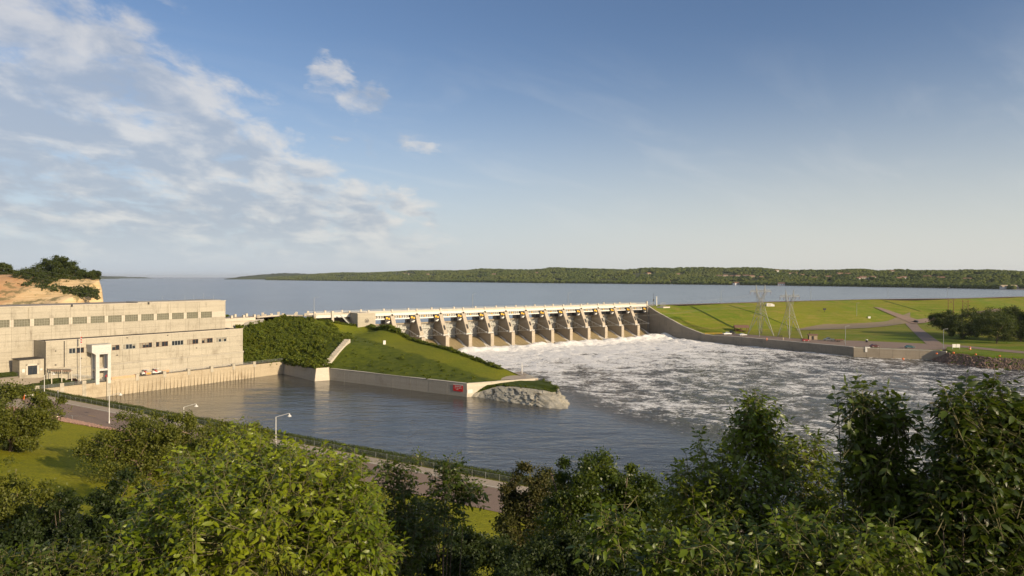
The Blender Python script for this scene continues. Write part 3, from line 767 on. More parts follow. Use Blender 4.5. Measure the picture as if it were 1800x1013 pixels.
seg_wall('retaining_wall', 'sunlit concrete wall running from the red sign corner out to the railed point', [C3, C4], 4.55, -1.5, .9, 9.0, M['cap'], M['cap'], .05, .14)  # sun and half-shade put into colour: pale here, grey for the runs above
tr = [C4, sw(8.0, 100), sw(3, 60), sw(1.2, 14)]
seg_wall('training_wall', 'left training wall of the spillway hidden behind the grassy mound', tr, lambda r: float(np.interp(r, [0, 30, 60, 90, 128], [4.5, 4.5, 6.5, 11, 16])), -1.5, 1.0, 10, M['concs'], inner=1)
seg_wall('training_wall', 'tall streaky wall, dark with shade, curving down from the right end of the spillway along the river',
         [sw(206, u) for u in (-13, 0, 8, 16, 24, 32, 40, 48, 56, 64, 74, 84, 94, 104, 114, 124, 134, 143)]+[WE], lambda r: z_wall(r-13), -2, .9, 10.2, M['concr'], M['cap'], 0, .22, inner=1)
seg_wall('training_wall', 'sunlit end section of the right bank river wall with the big white sign', [WE, WF, (211.5, 332.5)], 4.5, -2, .9, 5.8, M['concs'], M['cap'], 0, .3)
# buttress and steps that climb the mound
bt = thing('stair_wall', 'narrow concrete stairway climbing the bushy slope from the wall corner', 'stairway', (C1[0], C1[1], 0))
bx, by = C1; ex, ey = C2
MB().hexa([(0-.3, -.9, -1.5), (ex-bx+.2, ey-by-.9, -1.5), (ex-bx+.2, ey-by+1.6, -1.5), (-.3, 1.6, -1.5)],
          [(0.2, 0, 5.0), (ex-bx-.2, ey-by-.1, 5.0), (ex-bx-.2, ey-by+1.5, 5.0), (.2, 1.5, 5.0)]).build('buttress', M['cap'], bt)
a = Vector((-75.2, 272.0, 4.8)); b = Vector((-70.6, 293.5, 14.0)); dd = (b-a); dh = Vector((dd.x, dd.y, 0)).normalized(); sd = Vector((dh.y, -dh.x, 0))
for i in range(16):
    p = a+dd*(i/16.); q = a+dd*((i+1)/16.); p = p-Vector((bx, by, 0)); q = q-Vector((bx, by, 0))
    zt_ = q.z+.25
    lo = [p-sd*1.2, p+sd*1.2, q+sd*1.2, q-sd*1.2]
    MB().hexa([(v.x, v.y, zt_-1.9) for v in lo], [(v.x, v.y, zt_) for v in lo]).build('step', M['cap'], bt)

# ------------------------------------------------------------------ spillway
SPW = thing('spillway', 'long concrete spillway with fourteen bays pouring brown water under a white bridge', 'spillway', (SW[0], SW[1], 0), SA)
PITCH = 14.6
pier_low = MB().prism([(-8, -2), (12, -2), (12, 8.7), (-8, 8.7)], 'x', -1.05, 1.05).mesh('pier', M['concs'])
pm = MB(); pm.prism([(-8, -2), (12, -2), (12, 20.5), (-.2, 20.5), (-5.8, 10.6), (-5.8, 9.6), (-8, 8.7)], 'x', -1.05, 1.05)
pier_me = pm.mesh('pier', M['concs'])
facing_me = MB().prism([(-.5, 20.9), (-6.1, 10.7), (-6.1, 9.62), (-5.7, 9.62), (-5.7, 10.55), (-.1, 20.6)], 'x', -1.12, 1.12).mesh('pier_face', M['pierc'])
corbel_me = MB().box(-1.75, 1.75, -7.0, -3.4, 8.75, 9.6).mesh('trunnion_bracket', M['towerw'])
slot_me = MB().prism([(-4.3, 14.4), (-5.55, 12.1), (-5.75, 12.1), (-4.5, 14.4)], 'x', -.45, .45).mesh('slot_shade', M['dark'])  # dark block on the face for the shade inside a recess
nose_me = MB().box(-1.08, 1.08, -8.3, -7.9, -2, 8.6).mesh('pier_nose', M['pierc'])
hood_me = MB().lathe([(.55, 0), (.55, .5), (.3, .9)], (0, -.7, 20.4), 8).mesh('lamp_hood', M['dark'])
for k in range(1, 14):
    p = link(pier_me, 'pier', SPW, (PITCH*k, 0, 0))
    for me_, nm in ((facing_me, 'pier_face'), (corbel_me, 'trunnion_bracket'), (slot_me, 'slot_shade'), (nose_me, 'pier_nose'), (hood_me, 'lamp_hood')): link(me_, nm, p)
# abutments
ab = MB().box(-8.5, 1.0, -10, 12, -2, 22.5).build('abutment', M['conc'], SPW)
MB().box(-8.8, 1.2, -10.3, -9.7, 22.5, 22.9).box(-8.8, -8.4, -9.7, 4, 22.5, 22.9).build('abutment_coping', M['cap'], ab)
em = MB()
for i in range(28):
    t0 = 2*math.pi*i/28; t1 = 2*math.pi*(i+1)/28
    em.hexa([(-3.7+1.05*math.cos(t), -10.0, 18.9+1.05*math.sin(t)) for t in (t0, t1)]+[(-3.7+.85*math.cos(t), -10.0, 18.9+.85*math.sin(t)) for t in (t1, t0)],
            [(-3.7+1.05*math.cos(t), -10.12, 18.9+1.05*math.sin(t)) for t in (t0, t1)]+[(-3.7+.85*math.cos(t), -10.12, 18.9+.85*math.sin(t)) for t in (t1, t0)])
em.box(-4.2, -3.2, -10.1, -9.99, 18.4, 18.75)
for xx in (-4.2, -3.8, -3.4): em.box(xx, xx+.24, -10.1, -9.99, 18.75, 19.3)
em.build('round_emblem', M['dark'], ab)
ra_ = MB().box(204.4, 206.0, -2.0, 12, -2, 20.4).build('abutment', M['concr'], SPW)
# bridge: one span per bay
def span(x0, x1):
    L = x1-x0; nm = f'{L:.1f}'
    d = link(MB().box(.02, L-.02, .2, 9.8, 21.2, 21.7).mesh('bridge_span', M['walk']), 'bridge_span', SPW, (x0, 0, 0))
    link(MB().box(.03, L-.03, -.35, .18, 20.55, 21.9).box(0.03, L-.03, 9.8, 10.2, 20.5, 21.9).mesh('girder', M['girder']), 'girder', d)
    link(MB().box(.03, L-.03, -.45, .05, 21.91, 22.55).box(.03, L-.03, 9.9, 10.4, 21.91, 22.55).mesh('parapet', M['cap']), 'parapet', d)
    r = MB()
    for y in (-.2, 10.1):
        for z in (22.85, 23.15, 23.4): r.box(.5, L-.5, y-.03, y+.03, z-.03, z+.03)
        for i in range(int(L/.5)): r.box(.3+i*.5, .33+i*.5, y-.02, y+.02, 22.55, 23.4)
    link(r.mesh('railing', M['galv']), 'railing', d)
    link(MB().box(-.42, .42, -.62, .2, 21.9, 23.75).mesh('railing_post', M['cap']), 'railing_post', d)
    link(MB().box(-.42, .42, 9.7, 10.5, 21.9, 23.75).mesh('railing_post', M['cap']), 'railing_post', d)
    return d
first = span(0, PITCH)
first.location.x = PITCH
for k in range(0, 14):
    if k == 1: continue
    if k == 0: span(1.4, PITCH); continue
    if k == 13: span(13*PITCH, 206); continue
    c = copy_tree(first, SPW); c.location.x = PITCH*k
for x0, x1 in ((-9, 1.4), (-18, -9), (-27, -18)): span(x0, x1)
MB().box(205.3, 206.1, -.75, .4, 19.5, 24.2).build('railing_post', M['cap'], SPW)
MB().box(-18.6, -17.4, -1.1, .3, 12, 23.9).build('bridge_pillar', M['cap'], SPW)
MB().box(-27.6, -26.6, -.9, 10, 12, 21.6).build('bridge_pillar', M['concs'], SPW)
# dark gap left of the abutment with a steel stair
st = MB()
for i in range(14): st.box(-15+i*.42, -14.6+i*.42, -4, -3, 21.6-i*.42, 21.66-i*.42)
st.bar((-15, -4.05, 22), (-9, -4.05, 15.6), .12, .35).bar((-15, -2.95, 22), (-9, -2.95, 15.6), .12, .35)
for h in (.5, 1.0): st.bar((-15, -4.05, 22+h), (-9, -4.05, 15.6+h), .05)
st.build('steel_stair', M['galv'], SPW)
MB().box(-27, -8.6, 8, 9, 8, 20.3).build('back_wall', M['concr'], SPW)
MB().box(-18, -8.6, -3, 8, 15.0, 15.4).build('landing', M['concs'], SPW)
# service beam, its little pillars, hoists
sb = MB().box(.03, PITCH-2.45, -.3, .4, 18.45, 19.15).mesh('service_beam', M['girder'])
pl = MB()
for i in range(8): pl.box(.9+i*1.45, 1.25+i*1.45, -.1, .4, 19.15, 20.5)
pl.box(0.1, 11.9, .9, 1.2, 19.3, 20.5)
pl_me = pl.mesh('support', M['gate'])
mo = MB(); mo.tube((3.4, .1, 19.6), (4.2, .1, 19.6), .38, 10); mo_me = mo.mesh('motor', M['yellow'])
ho = MB(); ho.box(-2.9, -.02, -.9, 3.4, 16.2, 20.4); ho_me = ho.mesh('hoist', M['dark'])
hw = MB(); hw.tube((-2.15, -1.3, 19.3), (-2.15, -.9, 19.3), .62, 12); hw.tube((-.85, -1.3, 18.9), (-.85, -.9, 18.9), .5, 12); hw_me = hw.mesh('hoist_wheel', M['yellow'])
hp = MB().prism([(-2.5, 16.9), (-.6, 17.8), (-.3, 17.4), (-1.2, 16.6)], 'y', -1.35, -1.0).mesh('hoist_guard', M['white'])
# tainter gate, trunnion at u=4.6 z=9.3
UT, ZT_, RG = 4.6, 9.3, 11.2
def arc(a, r): return (-(UT-r*math.cos(a)), ZT_+r*math.sin(a))   # local y, z
A0, A1 = R(-13.5), R(33)
gm = MB(); n = 10; vs = []; fs = []
for i in range(n+1):
    a_ = A0+(A1-A0)*i/n
    for x in (-6.0, 6.0):
        for r in (RG, RG+.12):
            y, z = arc(a_, r); vs.append((x, y, z))
for i in range(n):
    b_0 = i*4; fs += [(b_0, b_0+2, b_0+6, b_0+4), (b_0+1, b_0+5, b_0+7, b_0+3), (b_0, b_0+4, b_0+5, b_0+1), (b_0+2, b_0+3, b_0+7, b_0+6)]
fs += [(0, 1, 3, 2), (n*4, n*4+2, n*4+3, n*4+1)]
skin_me = gm.add(vs, fs).mesh('skin_plate', M['gate'])
rb = MB()
for x in np.linspace(-5.6, 5.6, 9):
    for i in range(8):
        a_, b_ = A0+(A1-A0)*i/8, A0+(A1-A0)*(i+1)/8
        rb.bar((x, *arc(a_, RG-.15)), (x, *arc(b_, RG-.15)), .10, .25)
rib_me = rb.mesh('rib', M['gate'])
gd = MB()
for a_ in (R(-6), R(20)): gd.bar((-5.9, *arc(a_, RG-.6)), (5.9, *arc(a_, RG-.6)), .5, .7)
gd.box(-6, 6, -UT+RG*math.cos(A0)-.5, -UT+RG*math.cos(A0)+.1, 6.45, 6.95)
gird_me = gd.mesh('gate_girder', M['steel'])
wk_me = MB().box(-6.05, 6.05, arc(A1, RG)[0]-.9, arc(A1, RG)[0]+.5, 15.35, 16.0).mesh('gate_walkway', M['concs'])
am = MB(); hi = R(20); lo = R(-6)
for sgn in (-1, 1):
    T = (sgn*5.7, -UT, ZT_); u1 = (sgn*3.9, *arc(hi, RG-.7)); l1 = (sgn*3.9, *arc(lo, RG-.7))
    am.bar(T, u1, .32); am.bar(T, l1, .32)
    Tv, uv, lv = Vector(T), Vector(u1), Vector(l1)
    for f, g_ in ((.35, .35), (.65, .65)): am.bar(Tv.lerp(uv, f), Tv.lerp(lv, g_), .14)
    am.bar(Tv.lerp(uv, .35), Tv.lerp(lv, .65), .14); am.bar(Tv.lerp(uv, .65), Tv.lerp(lv, 1), .14); am.bar(uv, lv, .22)
    am.tube((sgn*5.2, -UT, ZT_), (sgn*6.0, -UT, ZT_), .45, 10)
    am.bar(uv, (0, *arc(R(0), RG-.8)), .16); am.bar(lv, (0, *arc(R(14), RG-.8)), .16)
am.bar((-3.9, *arc(R(20), RG-1.1)), (0, *arc(R(-6), RG-1.1)), .14); am.bar((3.9, *arc(R(20), RG-1.1)), (0, *arc(R(-6), RG-1.1)), .14)
arm_me = am.mesh('arm', M['gate'])
crest_me = MB().prism([(9, -2), (9, 2.5), (7, 3.3), (4, 3.0), (0, .8), (-6, -1.5), (-6, -2)], 'x', -6.1, 6.1).mesh('ogee_crest', M['concd'])
# sheet of water in one bay
prof_w = [(-6.4, 6.35), (-5.0, 6.3), (-3.0, 5.9), (-1, 5.2), (1, 4.3), (3, 3.3), (5, 2.35), (7, 1.5), (9, .85), (11, .35), (13, .05), (16, -.3), (20, -.8)]
us = np.linspace(-6.4, 20, 54); xs = np.concatenate([np.linspace(-6.1, -4.6, 7), np.linspace(-4.2, 4.2, 15), np.linspace(4.6, 6.1, 7)])
U_, X_ = np.meshgrid(us, xs, indexing='ij'); Zb = np.interp(U_, [p[0] for p in prof_w], [p[1] for p in prof_w])
waters = []
for v in range(3):
    c1 = 5.75-.10*np.maximum(U_-4, 0)*(.2 if v else .35)
    side = np.exp(-((np.abs(X_)-5.7)/.58)**2)
    ridge = side*sstep(U_, -5, 2)*(.30+.035*np.maximum(U_, 0))
    splash = sstep(U_, 8, 15)
    Zw = Zb+ridge+fbm(X_*1.2+v*9, U_*.35, 3)*.25+splash*fbm(X_*.9+v*7, U_*.9, 4)*.8
    foamw = np.clip(side*sstep(U_, -6, 1)*1.6+splash*.9*sstep(fbm(X_*.6+v*3, U_*.4, 3), -.25, .15)+.9*np.exp(-((np.abs(X_)-5.2+.12*U_)/.22)**2)*sstep(U_, 2, 6)*(1 if v == 1 else .3), 0, 1)
    waters.append(grid_mesh('spilling_water', X_, -U_, Zw, M['chute'], True, {'foam': foamw}))
gates = None
for k in range(14):
    cx = PITCH*(k+.5) if k else PITCH*.5+.0
    g_ = link(skin_me, 'tainter_gate', SPW, (cx, 0, 0))
    for me_, nm in ((rib_me, 'rib'), (gird_me, 'gate_girder'), (wk_me, 'gate_walkway'), (arm_me, 'arm')): link(me_, nm, g_)
    link(crest_me, 'ogee_crest', SPW, (cx, 0, 0))
    b0 = link(sb, 'service_beam', SPW, (PITCH*k+1.22, 0, 0)); link(pl_me, 'support', b0); link(mo_me, 'motor', b0)
    h0 = link(ho_me, 'hoist', SPW, (PITCH*(k+1)-1.22 if k < 13 else 204.3, 0, 0)); link(hw_me, 'hoist_wheel', h0); link(hp, 'hoist_guard', h0)
    x, y = sw(cx, 0)
    o = link(waters[k % 3], 'spilling_water', None, (x, y, 0), SA); o['kind'] = 'structure'

# ------------------------------------------------------------------ powerhouse
PH = thing('powerhouse', 'long tan concrete powerhouse with two rows of windows above the tailrace', 'powerhouse', (PW[0], PW[1], 0), PA)
_pc = {}
def panel(s0, s1, z0, z1, o, th=.3, mat=None, g=.02, name='wall_panel'):
    """cast wall panel, outer face at offset o"""
    w, h = round(s1-s0, 3), round(z1-z0, 3); key = (w, h, th, mat)
    if key not in _pc: _pc[key] = MB().box(g, w-g, 0, th, g, h-g).mesh(name, M[mat or 'conc'])
    return link(_pc[key], name, PH, (s0, -o, z0))
UPO, LOO = -15.0, -4.0
MB().box(-175, -18.3, -UPO+.3, -UPO+24, 4, 30.9).build('upper_core', M['concd'], PH)
MB().box(-86, -17.0, -LOO+.3, -UPO+.2, 4, 19.4).build('lower_core', M['concd'], PH)
win_z0, win_z1 = 24.45, 26.85
cols = [(-23.9-5.78*k) for k in range(0, 24)]     # right edge of each upper window
prev = -18.0
for k, e_ in enumerate(cols):
    lft = e_-4.6; nxt = e_-5.19                      # window, then joint in the middle of the pier
    zb_ = 19.6 if e_ > -84 else 9.0
    for a_, b_ in (((e_-5.19), prev),):
        for z0, z1 in ((26.85, 29.0), (29.0, 31.0)): panel(a_, b_, z0, z1, UPO)
        panel(a_, b_, 22.0, 24.45, UPO); panel(a_, b_, 19.6, 22.0, UPO)
        if zb_ < 19: [panel(a_, b_, z0, z1, UPO) for z0, z1 in ((16.2, 19.6), (12.8, 16.2), (9.0, 12.8))]
    panel(e_+.0, prev, win_z0, win_z1, UPO, .3, 'cap'); panel(e_-5.19, lft, win_z0, win_z1, UPO, .3, 'cap')
    w = MB().box(lft, e_, -UPO+.16, -UPO+.29, win_z0, win_z1).build('window', M['glassblock'], PH)
    mb = MB()
    for i in range(1, 6): mb.box(lft+4.6*i/6-.03, lft+4.6*i/6+.03, -UPO+.12, -UPO+.16, win_z0, win_z1)
    for j in (1, 2): mb.box(lft, e_, -UPO+.12, -UPO+.155, win_z0+.8*j-.03, win_z0+.8*j+.03)
    mb.box(lft, e_, -UPO-.06, -UPO+.3, win_z0-.12, win_z0)
    mb.build('mullion', M['concd'], w)
    prev = e_-5.19
# right end wall of the upper hall
for i in range(4):
    panel_me = MB().box(-.3, 0, .03, 5.9, .03, 11.3).mesh('wall_panel', M['conc']); link(panel_me, 'wall_panel', PH, (-18.0, -UPO+6*i, 19.6))
MB().box(-175, -17.8, -UPO-.12, -UPO+.35, 31.0, 31.25).box(-18.3, -17.8, -UPO+.35, -UPO+24, 31.0, 31.25).build('coping', M['cap'], PH)
MB().box(-175, -18.4, -UPO+.4, -UPO+24, 30.9, 31.05).build('roof', M['rooftop'], PH)
MB().box(-52, -19, -UPO+2, -UPO+12, 31.05, 31.5).build('roof_curb', M['concd'], PH)
for s_ in (-49, -75, -97, -118):
    MB().box(s_-.3, s_+.3, -UPO-.25, -UPO+.3, 30.55, 31.4).build('scupper', M['dark'], PH)
for s_ in (-41.6, -64.8, -87.9): MB().tube((s_, -UPO-.12, 26.9), (s_, -UPO-.12, 30.6), .11, 8).build('downpipe', M['conc'], PH)
for s_ in (-21, -25.2, -29.4, -33, -42): MB().tube((s_, -UPO+4, 31), (s_, -UPO+4, 33.4+(s_ % 3)*.5), .05, 5).build('roof_mast', M['galv'], PH)
# lower block
l_edges = [(-28.0-5.78*k, -23.7-5.78*k) for k in range(0, 7)]
l_wins = [(-28.0-5.78*k, -23.7-5.78*k) for k in range(0, 7)]+[(-66.2, -63.8), (-77.35, -75.1), (-79.6, -77.65)]
l_wins.sort(reverse=True)
wz0, wz1 = 15.25, 16.95
js = sorted(set([-16.7, -20.6]+[-25.85-5.78*k+2.89 for k in range(1, 8)]+[-66.9-2, -74.0, -80.6, -86.3]), reverse=True)
js = [-16.7]+[-22.3-5.78*k for k in range(0, 8)]+[-68.6, -74.4, -80.3, -86.3]
for a_, b_ in zip(js[1:], js[:-1]):
    panel(a_, b_, 17.0, 19.75, LOO); 
    for z0, z1 in ((13.1, 15.2), (10.85, 13.1)): panel(a_, b_, z0, z1, LOO)
    for z0, z1 in ((8.4, 10.5), (5.3, 8.4)): panel(a_, b_, z0, z1, LOO+.35, .5)
    ws = [w for w in l_wins if w[0] >= a_-.01 and w[1] <= b_+.01]
    x = b_
    for w0, w1 in sorted(ws, reverse=True):
        if x-w1 > .1: panel(w1, x, 15.2, 17.0, LOO)
        x = w0
    if x-a_ > .1: panel(a_, x, 15.2, 17.0, LOO)
rg = random.Random(8)
for i, (w0, w1) in enumerate(l_wins):
    w = MB().box(w0, w1, -LOO+.22, -LOO+.29, 15.2, 17.0).build('window', M['glass'], PH)
    f = MB(); nlt = 4 if w1-w0 > 3 else 2; ww = (w1-w0)/nlt
    for j in range(nlt+1): f.box(w0+ww*j-.06, w0+ww*j+.06, -LOO+.12, -LOO+.22, 15.2, 17.0)
    f.box(w0, w1, -LOO+.125, -LOO+.218, 15.2, 15.3).box(w0, w1, -LOO+.125, -LOO+.218, 16.9, 17.0)
    f.build('window_frame', M['brown'] if i % 3 else M['steel'], w)
    b_ = MB(); any_ = False
    for j in range(nlt):
        r_ = rg.random()
        if r_ < .35:
            zt = rg.choice([15.3, 15.3, 16.3]); b_.box(w0+ww*j+.07, w0+ww*(j+1)-.07, -LOO+.16, -LOO+.2, zt, 16.9); any_ = True
    if any_: b_.build('blind', M['blind'], w)
MB().box(-86.5, -16.4, -LOO-.42, -LOO+.3, 10.5, 10.85).build('ledge', M['conc'], PH)
MB().box(-86.4, -16.5, -LOO-.40, -LOO-.02, 10.2, 10.5).build('ledge_drip', M['concd'], PH)
MB().box(-86.5, -16.5, -LOO-.10, -LOO+.4, 19.75, 20.0).build('coping', M['cap'], PH)
MB().box(-86.3, -16.8, -LOO+.4, -UPO, 19.35, 19.5).build('lower_roof', M['roof'], PH)
MB().box(-86.32, -86.0, -LOO+.02, -UPO, 5, 19.7).build('end_wall', M['conc'], PH)
MB().box(-17.0, -16.68, -LOO+.02, -UPO+20, 4, 19.7).build('end_wall', M['conc'], PH)
MB().box(-81.2, -80.9, -LOO-.03, -LOO, 9, 19.6).build('downpipe', M['roof'], PH)
for s_, z_ in ((-36, 13.6), (-64.6, 13.4), (-76, 13.4), (-47, 19.2), (-61.3, 19.3), (-83.6, 16.5), (-83.6, 11.9)):
    MB().box(s_-.18, s_+.18, -LOO-.3, -LOO, z_-.15, z_+.15).build('wall_lamp', M['dark'], PH)
MB().box(-31, -30.3, -LOO-.1, -LOO, 8.5, 9.9).box(-24.6, -24.3, -LOO-.12, -LOO, 6, 10.4).build('wall_vent', M['concd'], PH)
# entrance block left of the lower wing
e0, e1 = -93.3, -86.5
eb = MB().box(e0, e1, 5.2, 12, 8, 14.2).build('entrance_block', M['conc'], PH)
MB().box(e0-.2, e1+.05, 5.0, 12, 14.2, 14.4).build('entrance_roof', M['roof'], eb)
MB().box(-91.6, -91.1, 4.95, 5.2, 9.3, 12.8).box(-88.5, -88.0, 4.95, 5.2, 9.3, 12.8).box(-91.6, -88.0, 4.95, 5.2, 12.2, 12.8).build('door_frame', M['cap'], eb)
MB().box(-91.1, -88.5, 5.1, 5.19, 9.3, 12.2).build('door', M['glass'], eb)
MB().box(-89.85, -89.75, 5.03, 5.1, 9.3, 12.2).box(-91.1, -88.5, 5.03, 5.1, 11.6, 11.7).build('door_mullion', M['dark'], eb)
MB().box(-92.6, -91.9, 5.1, 5.2, 10.2, 11.3).box(-87.6, -87.0, 5.1, 5.2, 10.4, 11.0).build('notice', M['white'], eb)

# gantry tower of white concrete over the terrace
GT = thing('gantry_tower', 'white concrete tower of four legs under a box, in front of the powerhouse windows', 'tower', (PW[0], PW[1], 0), PA)
def s_at(px, o):
    P = pw(0, o); return PLN(px, 600, P, PD)[0]
fo_ = 0.35
s0, s1 = s_at(161.5, fo_), s_at(195.5, fo_); s_a, s_b = s_at(168.5, fo_), s_at(175, fo_); s_c, s_d = s_at(189.5, fo_), s_at(195, fo_)
zt1 = PLN(180, 606.3, pw(0, fo_), PD)[1]; zb1 = PLN(165, 620, pw(0, fo_), PD)[1]; zb2 = PLN(172, 623.5, pw(0, fo_), PD)[1]; zc1 = PLN(185, 648, pw(0, fo_), PD)[1]; zc0 = PLN(185, 651.5, pw(0, fo_), PD)[1]
yb = 3.75
MB().prism([(s0, zt1), (s0, zb1), (s_a, zb2), (s_d, zb2), (s1, zb1+.3), (s1, zt1)], 'y', -fo_, yb).build('box', M['towerw'], GT)
MB().box(s0-.1, s1+.1, -fo_-.1, yb, zt1, zt1+.15).build('box_roof', M['steel'], GT)
for a_, b_ in ((s_a, s_b), (s_c, s_d)):
    MB().box(a_, b_, -fo_+.01, -fo_+1.0, 4.4, zb2).build('leg', M['towerw'], GT)
    MB().box(a_, b_, yb-1.0, yb-.01, 4.4, zb2).build('leg', M['towerw'], GT)
MB().box(s_b, s_c, -fo_+.15, -fo_+.85, zc0, zc1).build('cross_beam', M['towerw'], GT)
MB().box(s_b, s_c, yb-.85, yb-.15, zc0, zc1).build('cross_beam', M['towerw'], GT)
for a_, b_ in ((s_a, s_b), (s_c, s_d)): MB().box(a_+.1, b_-.1, -fo_+1.0, yb-1.0, zc0, zc1).build('cross_beam', M['towerw'], GT)

# river wall below the powerhouse: fluted batter with square posts
RW = thing('river_wall', 'sunlit river wall with slanted ribs below the powerhouse terrace', 'wall', (PW[0], PW[1], 0), PA)
seg = [-14, -23, -32, -41, -50, -59.5, -68.5]
for a_, b_ in zip(seg[1:], seg[:-1]):
    MB().box(a_+.05, b_-.05, 0, .8, -1.5, 5.5).build('wall_panel', M['concb'], RW)
    r_ = MB(); k = 6
    for i in range(k):
        x = a_+.6+(b_-a_-.9)*i/k
        r_.hexa([(x, -.62, -1), (x+.75, -.62, -1), (x+.62, 0.01, -1), (x, .01, -1)], [(x+.35, -.06, 4.2), (x+.8, -.06, 4.2), (x+.8, .01, 4.2), (x+.35, .01, 4.2)])
    r_.box(a_+.05, b_-.05, -.12, .0, 4.25, 4.9); r_.build('flute', M['concb'], RW)
    MB().box(b_-.55, b_+.55, -.25, .9, 4.2, 6.5).build('wall_post', M['conc'], RW)
MB().box(-13.9, .1, -.02, .8, -1.5, 5.2).build('wall_panel', M['concb'], RW)
MB().box(-69.6, -68.4, -.3, 1.1, -1.5, 6.6).build('wall_post', M['conc'], RW)
for a_ in (-90.1, -83.1, -76.5):
    zt = 5.0
    MB().box(a_+.1, min(a_+6.9, -69.65), 0, .7, 0, zt).build('wall_panel', M['concb'], RW)
    MB().box(a_-.6, a_+.6, -.2, .9, 0, zt+1.15).build('wall_post', M['conc'], RW)
MB().box(-67.9, -60.1, .15, .35, 5.5, 6.35).build('board', M['tanpanel'], RW)
rl = MB()
for a_, b_ in list(zip(seg[1:], seg[:-1]))+[(-14, 0)]:
    if a_ < -59: continue
    for z in (5.85, 6.2, 6.55): rl.tube((a_+.5, .3, z), (b_-.5, .3, z), .035, 5)
    for i in range(5): rl.tube((a_+1+(b_-a_-2)*i/4, .3, 5.5), (a_+1+(b_-a_-2)*i/4, .3, 6.55), .035, 5)
for a_ in (-90.1, -83.1, -76.5):
    zt = 5.0; b_ = min(a_+6.8, -69.7)
    for z in (.3, .65, 1.0): rl.tube((a_+.6, .3, zt+z), (b_-.3, .3, zt+z), .05, 5)
    rl.tube(((a_+b_)/2, .3, zt), ((a_+b_)/2, .3, zt+1.15), .05, 5)
rl.build('railing', M['galv'], RW)

# headwall behind, with parapet posts along the dam road
HW = thing('headwall', 'pale headwall with parapet posts carrying the dam road right of the powerhouse', 'wall', (PW[0], PW[1], 0), PA)
for a_ in range(-60, 10, 10): MB().box(a_+.03, a_+9.97, 42, 43, 4, 20.4).build('wall_panel', M['cap'], HW)
MB().box(-60, 12, 41.6, 43.2, 20.41, 21.9).build('parapet', M['cap'], HW)
for a_ in (-12, -6.0, 0, 6.0, 11.5):
    MB().box(a_-.5, a_+.5, 41.3, 42.4, 21.9, 23.2).build('parapet_post', M['cap'], HW)
for a_ in (-9, -3, 3, 9, 15): MB().box(a_-.5, a_+.5, 54, 55, 21.5, 23.0).build('parapet_post', M['cap'], HW)
p0 = Vector((12, 41.5, 21.2)); p1 = Vector((-2, 30.0, 10.0))
MB().hexa([(10, 43, 4), (-3, 31, 4), (2, 27, 4), (17, 40, 4)], [(8, 43, 20.6), (-5, 31, 9.6), (1.5, 27, 9.2), (16, 41, 21.0)]).build('wing_wall', M['concd'], HW)
CP = thing('parapet_rail', 'row of pale parapet posts and rails beside the crest road on top of the mound', 'railing')
pp = [pw(14, -42.4), (-119, 339), (-113, 341.3), (-107, 341.8), sw(-27, 1)]
L_ = polyline(pp, 7)
for i, (x, y) in enumerate(L_):
    MB().box(x-.5, x+.5, y-.45, y+.45, 21.3, 22.9).build('parapet_post', M['cap'], CP)
    if i < 6:
        x2, y2 = L_[i+1]; MB().bar((x, y, 21.75), (x2, y2, 21.75), .35, .7).build('parapet', M['cap'], CP)
        MB().bar((x, y, 22.5), (x2, y2, 22.5), .06).build('rail', M['galv'], CP)
L_ = polyline([pw(16, -56), (-121, 352), (-112, 353), sw(-27, -10)], 5)
for x, y in L_: MB().box(x-.5, x+.5, y-.45, y+.45, 21.3, 23.0).build('parapet_post', M['cap'], CP)
# ------------------------------------------------------------------ things on the ground
def at(px, py, d): return ((px-900)/1200*d, d, CZ-(py-487)/1200*d)
def zr(x, y): return float(z_right(np.array([x]), np.array([y]))[0])
def on_right(px, py, z=4.8):
    Y = np.arange(320, 1300, .5); X = (px-900)/1200*Y; zt = z_right(X, Y); ok = (CZ-(py-487)/1200*Y) <= zt+.02
    i = int(np.argmax(ok)); return float(X[i]), float(Y[i]), float(zt[i])

# street lamps on the promenade
lp = thing('street_lamp', 'x', 'street lamp', (0, 0, 0), ra, 'white street lamps along the riverside road')
MB().lathe([(.16, 0), (.16, .5), (.10, .6), (.075, 7.0)], (0, 0, 0), 10).build('lamp_post', M['white'], lp)
MB().path([(0, 0, 6.95), (.5, .3, 7.15), (2.4, 1.3, 7.75), (2.55, 1.4, 7.72)], .055, 8).build('lamp_arm', M['white'], lp)
sh = MB().lathe([(.08, .55), (.12, .3), (.42, .02), (.44, -.06), (.40, -.06), (.10, .05)], (2.6, 1.42, 7.2), 14).build('lamp_shade', M['white'], lp)
MB().lathe([(.16, -.1), (.2, 0), (.1, .1)], (2.6, 1.42, 7.12), 10).build('lamp_bulb', M['cap'], sh)
lamps = [((78, 703, 207), 'white street lamp at far left, arm reaching over the round hedges'), ((192, 750, 172), 'white street lamp standing in front of the left end of the river wall'),
         ((323, 760, 157), 'white street lamp with only its arm and head above the olive tree'), ((485, 792, 146), 'white street lamp beside the road, right of the trees, against open water')]
for i, ((px, py, d), lab) in enumerate(lamps):
    o = lp if i == 0 else copy_tree(lp); x = (px-900)/1200*d
    t_, o_ = rd_inv(x, d); o.location = (x, d, float(z_fore(t_, o_))+(.2 if i == 0 else 0)); o['label'] = lab
